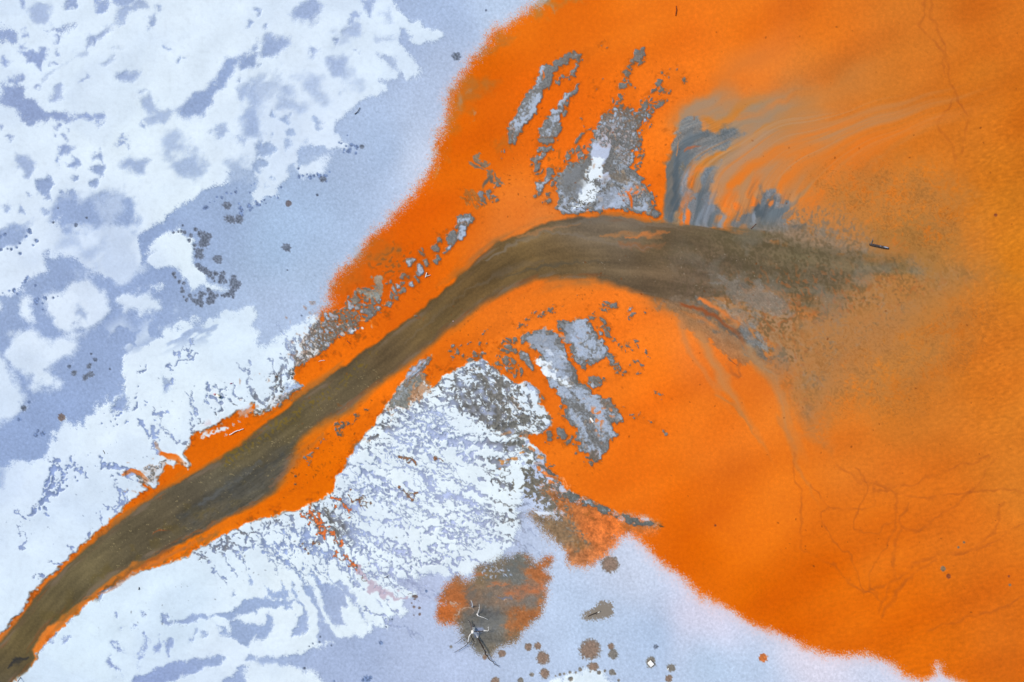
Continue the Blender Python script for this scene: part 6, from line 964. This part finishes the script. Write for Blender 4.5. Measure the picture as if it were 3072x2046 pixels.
        me = bpy.data.meshes.new(name); bm.to_mesh(me); bm.free(); me.materials.append(mat)
        for f_ in me.polygons: f_.use_smooth = True
        o = bpy.data.objects.new(name, me); col0.objects.link(o)
        if parent: o.parent = parent; o.matrix_parent_inverse = parent.matrix_basis.inverted()
        return o
    def path(q, zs, sub=4):
        p = curve(np.array(q, np.float32), sub); z_ = np.interp(np.linspace(0, 1, len(p)), np.linspace(0, 1, len(zs)), zs)
        return [W(x, y, hz(x, y) * 0 + .03 + zz) for (x, y), zz in zip(p, z_)]
    def rad(n, r0, r1): return [(r0 + (r1 - r0) * i / (n - 1)) * (1 + orr.uniform(-.12, .12)) for i in range(n)]
    def thing(name, label, cat, x, y, group=None):
        o = bpy.data.objects.new(name, None); col0.objects.link(o); o.location = W(x, y, hz(x, y)); o.empty_display_size = .2
        return tag(o, label, cat, group)
    def hull(name, size, x, y, z, rot_, mat, parent=None, bev=.12, tilt=(0, 0)):
        bm = bmesh.new(); bmesh.ops.create_cube(bm, size=1)
        for v in bm.verts: v.co = Vector((v.co.x * size[0], v.co.y * size[1], v.co.z * size[2])) + Vector([orr.uniform(-.02, .02) * min(size) for _ in range(3)])
        bmesh.ops.bevel(bm, geom=bm.edges[:], offset=min(size) * bev, segments=2, affect='EDGES')
        me = bpy.data.meshes.new(name); bm.to_mesh(me); bm.free(); me.materials.append(mat)
        o = bpy.data.objects.new(name, me); col0.objects.link(o); o.location = W(x, y, z); o.rotation_euler = (tilt[0], tilt[1], math.radians(rot_))
        if parent:
            bpy.context.view_layer.update(); o.parent = parent; o.matrix_parent_inverse = parent.matrix_basis.inverted()
        return o
    WOOD_D = plain('wet_dark_wood', (44, 38, 36), (74, 62, 56), 20, .7); WOOD_R = plain('stained_wood', (110, 46, 14), (146, 66, 20), 20, .8)
    WOOD_W = plain('bleached_wood', (226, 226, 230), (250, 250, 252), 14, .8); WOOD_G = plain('grey_weathered_wood', (70, 66, 70), (124, 116, 116), 16, .8, (1, 1, 6))
    FOAM = plain('white_foam', (250, 252, 254), (255, 255, 255), 30, .9); SNOW_SHEEN = plain('frost_sheen', (164, 170, 188), (206, 212, 228), 24, .9)  # second one: snow colour with a sky reflection painted in
    # the dead tree standing in its melted patch
    def D2(s): return [(1300 + a * .1659, 1760 + b * .1659) for a, b in ([float(v) for v in q.split(',')] for q in s.split())]
    tx, ty = D2("725,742")[0]
    tree = thing('dead_tree', "bare dead tree with white broken trunk and dark limbs in the rusty melted patch", 'dead tree', tx, ty)
    tube([W(tx, ty, -.05), W(tx + .5, ty, .25), W(tx - .6, ty - .8, .6), W(tx - .4, ty - 1, .75)], [.11, .095, .085, .06], WOOD_W, 'trunk', tree, 10, .15)
    def br(s, zs, r0, r1, mat, twigs=()):
        p = path(D2(s), zs); b_ = tube(p, rad(len(p), r0, r1), mat, 'branch', tree, 6)
        for q, z2, r2, m2 in twigs:
            p2 = path(D2(q), z2); tube(p2, rad(len(p2), r2, r2 * .5), m2, 'twig', b_, 5)
    br("745,748 775,800 790,850 810,905 835,940", (.5, .35, .2, .14, .14), .035, .045, WOOD_W)
    br("805,900 835,945 900,1050 930,1100 952,1150", (.16, .2, .3, .3, .28), .050, .040, WOOD_D, (("905,1050 925,1075 935,1085", (.3, .34), .014, WOOD_W), ("835,950 838,985", (.2, .24), .018, WOOD_D)))
    br("945,1140 950,1180 985,1215 1000,1260 1040,1305 1085,1330", (.28, .3, .26, .22, .2, .18), .034, .022, WOOD_D)
    br("1080,1328 1105,1370 1150,1395 1195,1438", (.18, .16, .14, .12), .022, .012, WOOD_D, (("1105,1370 1108,1395 1110,1420", (.16, .1), .010, WOOD_D), ("1160,1400 1200,1405", (.14, .14), .008, WOOD_D)))
    br("700,770 665,820 650,870 640,930 635,960", (.5, .45, .4, .3, .25), .030, .024, WOOD_W); br("640,940 625,1000 590,1035 490,1100 440,1130 375,1172", (.25, .22, .2, .2, .16, .1), .022, .010, WOOD_D, (("460,1125 445,1150 440,1168", (.16, .1), .010, WOOD_W), ("600,1030 580,1070", (.2, .2), .010, WOOD_D)))
    br("685,775 690,830 720,900 748,965 728,1000 722,1025", (.45, .4, .35, .3, .3, .25), .028, .016, WOOD_D, (("750,965 768,970", (.3, .3), .016, WOOD_W),)); br("690,770 640,800 580,850 540,875", (.5, .5, .4, .35), .020, .012, WOOD_G); br("540,875 480,930 440,965 392,1002", (.35, .3, .25, .2), .014, .008, WOOD_D, (("480,930 500,905", (.3, .3), .008, WOOD_D),))
    br("750,745 800,742 865,748 920,745", (.5, .5, .45, .4), .028, .018, WOOD_D, (("800,742 830,770", (.5, .5), .016, WOOD_W),)); br("915,745 945,740 985,745 1000,735 1002,670", (.4, .4, .4, .38, .4), .024, .010, WOOD_W, (("1000,735 1045,745", (.38, .36), .010, WOOD_D), ("1002,690 985,670", (.4, .4), .007, WOOD_W)))
    br("715,725 690,680 675,640 655,590 638,560", (.5, .3, .2, .25, .3), .042, .026, WOOD_G, (("650,585 662,610", (.28, .2), .014, WOOD_W),)); br("700,720 690,660 700,500 700,360", (.1, -.2, -.2, -.1), .03, .03, WOOD_G); br("700,370 712,320 716,280 708,220 692,172", (-.05, .2, .4, .55, .65), .034, .016, WOOD_W, (("708,330 690,355", (.2, .1), .022, SNOW_SHEEN),))
    br("725,720 760,600 800,505", (.1, -.2, -.05), .03, .03, WOOD_G); br("790,490 810,505 825,515", (.0, .12, .1), .040, .034, WOOD_W); br("800,500 812,440 828,390 840,330 835,270", (.05, .2, .3, .35, .4), .026, .010, WOOD_W, (("828,390 845,375", (.3, .34), .008, WOOD_D), ("838,330 815,320", (.35, .38), .008, WOOD_W))); br("810,510 860,528 905,535 950,555 990,578", (.05, .1, .15, .15, .1), .018, .009, WOOD_W, (("905,535 930,580", (.15, .1), .008, WOOD_D),))
    # driftwood
    lg = thing('log', "grey log with a frosted top and painted sky sheen lying at the mouth of the brown stream", 'log', 2637, 739)
    p = [W(2607 + 58 * t, 733 + 12.5 * t, .05) for t in np.linspace(0, 1, 9)]; tube(p, [.055, .075, .08, .078, .08, .082, .08, .075, .05], plain('waterlogged_wood', (58, 50, 50), (92, 80, 76), 16, .7), 'trunk', lg, 12, .06)
    p = [W(2632 + 30 * t, 738 + 6.3 * t, .098) for t in np.linspace(0, 1, 6)]; tube(p, [.02, .035, .032, .038, .036, .03], SNOW_SHEEN, 'frost_or_sheen_cap', lg, 8, .15)  # cap: snow strip, its grey-lavender tone painted as reflected sky and ice
    p = path([(2611, 733), (2612, 726), (2615, 718)], (.06, .1, .12)); tube(p, rad(len(p), .035, .018), WOOD_G, 'stub', lg, 6)
    def stick(name, q, zs, r0, r1, mat, label, cat, extra=(), group=None):
        x, y = np.mean(np.array(q), 0); t_ = thing(name, label, cat, x, y, group) if extra else None
        p = path(q, zs); b_ = tube(p, rad(len(p), r0, r1), mat, 'stem' if t_ else name, t_, 7)
        for q2, z2, r2, m2, n2 in extra: p2 = path(q2, z2); tube(p2, rad(len(p2), r2, r2 * .6), m2, n2, t_, 6)
        if not t_: tag(b_, label, cat, group)
    stick('stick', [(2028, 19), (2029, 28), (2028, 38), (2026.5, 48)], (.02, .03, .03, .02), .030, .026, WOOD_R, "straight red brown stick floating in the orange lake near the top edge", 'stick', [([(2028.5, 30), (2031, 33)], (.03, .05), .012, WOOD_R, 'knot')])
    stick('twig', [(1064.5, 343.5), (1070, 339.5), (1074.5, 335), (1078, 329), (1080.5, 324)], (.03, .04, .05, .05, .05), .022, .016, WOOD_D, "thin dark bent twig on the snow edge of the upper ice field", 'twig')
    stick('sunken_log', [(1764, 1848.5), (1775, 1843), (1786, 1838.5), (1801, 1833)], (.0, .02, .03, .02), .030, .024, WOOD_D, "thin dark log with a white frosted patch in the long brown melt hole", 'log', [([(1793, 1836), (1799, 1833.5)], (.05, .05), .026, FOAM, 'frost_or_sheen_cap'), ([(1786, 1838), (1790, 1843)], (.02, .04), .014, WOOD_D, 'stub')])
    stick('white_branch', [(689.5, 1303.5), (695, 1302), (702.7, 1296.6), (714.5, 1291), (719.6, 1290.7), (724, 1288.2), (732, 1286)], (.03, .05, .06, .06, .05, .05, .04), .028, .022, WOOD_W, "bleached white crooked branch lying in the orange band on the left bank", 'branch')
    stick('forked_twig', [(1280.5, 818), (1278.5, 827), (1276.5, 832)], (.06, .05, .02), .022, .03, WOOD_W, "small white forked twig beside the silt stones below the ice shore", 'twig', [([(1279, 828.5), (1285, 827.5), (1292, 825)], (.05, .05, .03), .02, WOOD_W, 'fork')])
    stick('twig', [(311.5, 1350.5), (315.5, 1357.3), (319, 1366.5)], (.03, .04, .03), .026, .022, WOOD_D, "slanting dark twig on the snow above the left tributary creek", 'twig'); stick('bark_piece', [(325.2, 1358.5), (325.4, 1364), (325.2, 1370.5)], (.02, .03, .02), .042, .012, WOOD_D, "short drop shaped dark bark piece right of the slanting twig", 'bark'); stick('twig', [(380.5, 1367), (386, 1368), (392.5, 1370)], (.02, .03, .02), .032, .012, WOOD_D, "short dark twig lying alone on snow left of the stream", 'twig')
    stick('bark_piece', [(418.4, 1760.5), (418.5, 1764), (418.4, 1768)], (.02, .03, .02), .014, .036, WOOD_D, "tiny black bark piece alone on the snow below the stream", 'bark')
    stick('rod', [(64, 2031), (64.5, 2036), (65, 2044), (66, 2060)], (.0, .25, .3, .3), .026, .016, plain('dark_rod', (40, 46, 70), (64, 70, 96), 10, .8), "dark thin stake on the bank at the bottom left corner", 'rod'); stick('twig', [(2252, 686), (2259, 680), (2268, 671)], (.02, .03, .02), .018, .012, plain('rusty_twig_wood', (104, 66, 46), (132, 84, 60), 10, .8), "thin rusty twig among the slate plumes on the upper edge of the stream mouth", 'twig')  # first one: a thin blue-black bar at the bottom left corner
    stick('twig', [(2184, 1073), (2196, 1085), (2211, 1096)], (.01, .02, .01), .020, .012, plain('rust_stick_wood', (150, 80, 36), (176, 98, 50), 10, .8), "rust coloured twig in the streaky shallows below the stream mouth", 'twig')
    stick('twig', [(1153, 1733), (1161, 1729), (1168, 1724)], (.02, .04, .03), .014, .01, WOOD_D, "dark twig on the lower tip of the snow fan", 'twig', [([(1160, 1730), (1166, 1733)], (.04, .03), .01, WOOD_D, 'fork')]); stick('twig', [(957, 1084), (966, 1081.5), (976, 1081)], (.02, .03, .02), .014, .01, WOOD_W, "thin pale twig on the orange bank above the stream", 'twig')
    stick('twig', [(1041, 1022), (1046, 1026), (1052, 1032)], (.01, .02, .01), .018, .012, WOOD_D, "short dark twig in orange water beside the snowy bank fringe", 'twig')
    # litter
    bx = thing('white_box', "white square foam box tilted in a grey brown melt hole near the bottom edge", 'box', 1951.5, 1988.3)
    hull('body', (.25, .27, .12), 1951.5, 1988.3, .07, 45 - 4, FOAM, bx, .12, (.06, -.04)); hull('lid', (.27, .29, .035), 1951.5, 1988.3, .15, 45 - 4, FOAM, bx, .2, (.06, -.04)); hull('base', (.30, .32, .03), 1952.3, 1987.6, .015, 45 - 4, plain('dark_slush', (66, 56, 62), (88, 74, 72), 20, .8), bx, .2)
    sl_ = hull('foam_slab', (.10, .32, .06), 1774.6, 1259.8, hz(1774.6, 1259.8) + .04, 34, FOAM, None, .2, (.05, .03)); tag(sl_, "white rectangular foam slab lying on the speckled grey silt bar", 'foam slab')
    ch = hull('foam_chip', (.05, .13, .04), 2003.8, 2006.5, .05, -28, FOAM, None, .2, (.1, 0)); tag(ch, "small white foam chip on the rim of a grey brown melt hole", 'foam chip')
    bt = thing('bottle', "plastic bottle with red cap white body and dark base on the left snow bank", 'bottle', 655, 1186)
    def axisp(t, z): return W(644.5 + 21.5 * t, 1180.6 + 11.2 * t, hz(655, 1186) + z)
    tube([axisp(t, .075) for t in (.3, .36, .5, .7, .86)], [.035, .066, .075, .078, .076], plain('white_plastic', (246, 250, 250), (255, 255, 255), 10, .4), 'body', bt, 14, .01)
    tube([axisp(t, .075) for t in (.0, .06, .14, .22)], [.022, .05, .062, .05], plain('pink_plastic', (206, 150, 166), (226, 176, 190), 14, .5), 'cap', bt, 12, .03); tube([axisp(t, .075) for t in (.21, .24, .29, .33)], [.052, .066, .066, .05], plain('dark_red_plastic', (112, 46, 66), (140, 60, 80), 14, .5), 'collar', bt, 12, .03)
    tube([axisp(t, .075) for t in (.855, .88, .95, 1.0, 1.03)], [.07, .085, .088, .074, .04], plain('dark_teal_plastic', (50, 70, 84), (76, 98, 110), 14, .5), 'base', bt, 14, .02)
    q = [axisp(t, .11) + Vector((.028, .045, 0)) for t in (.42, .6, .78, .9)]; tube(q, [.012, .026, .028, .012], plain('yellow_label', (196, 190, 128), (176, 170, 112), 20, .6), 'label_strip', bt, 6, .05)
    rd = hull('plastic_scrap', (.15, .05, .03), 695.5, 1150.3, hz(695, 1150) + .02, 18, plain('crimson_plastic', (128, 60, 92), (170, 104, 136), 20, .5), None, .3, (.1, .1)); tag(rd, "small crimson plastic scrap on the snow above the bottle", 'plastic scrap')
    rd = hull('plastic_scrap', (.07, .08, .04), 1359.5, 964, -.0 + .03, 20, plain('red_white_plastic', (150, 50, 40), (230, 220, 214), 26, .5), None, .3, (.1, .1)); tag(rd, "tiny red and white plastic scrap on the right edge of the stream bend", 'plastic scrap')
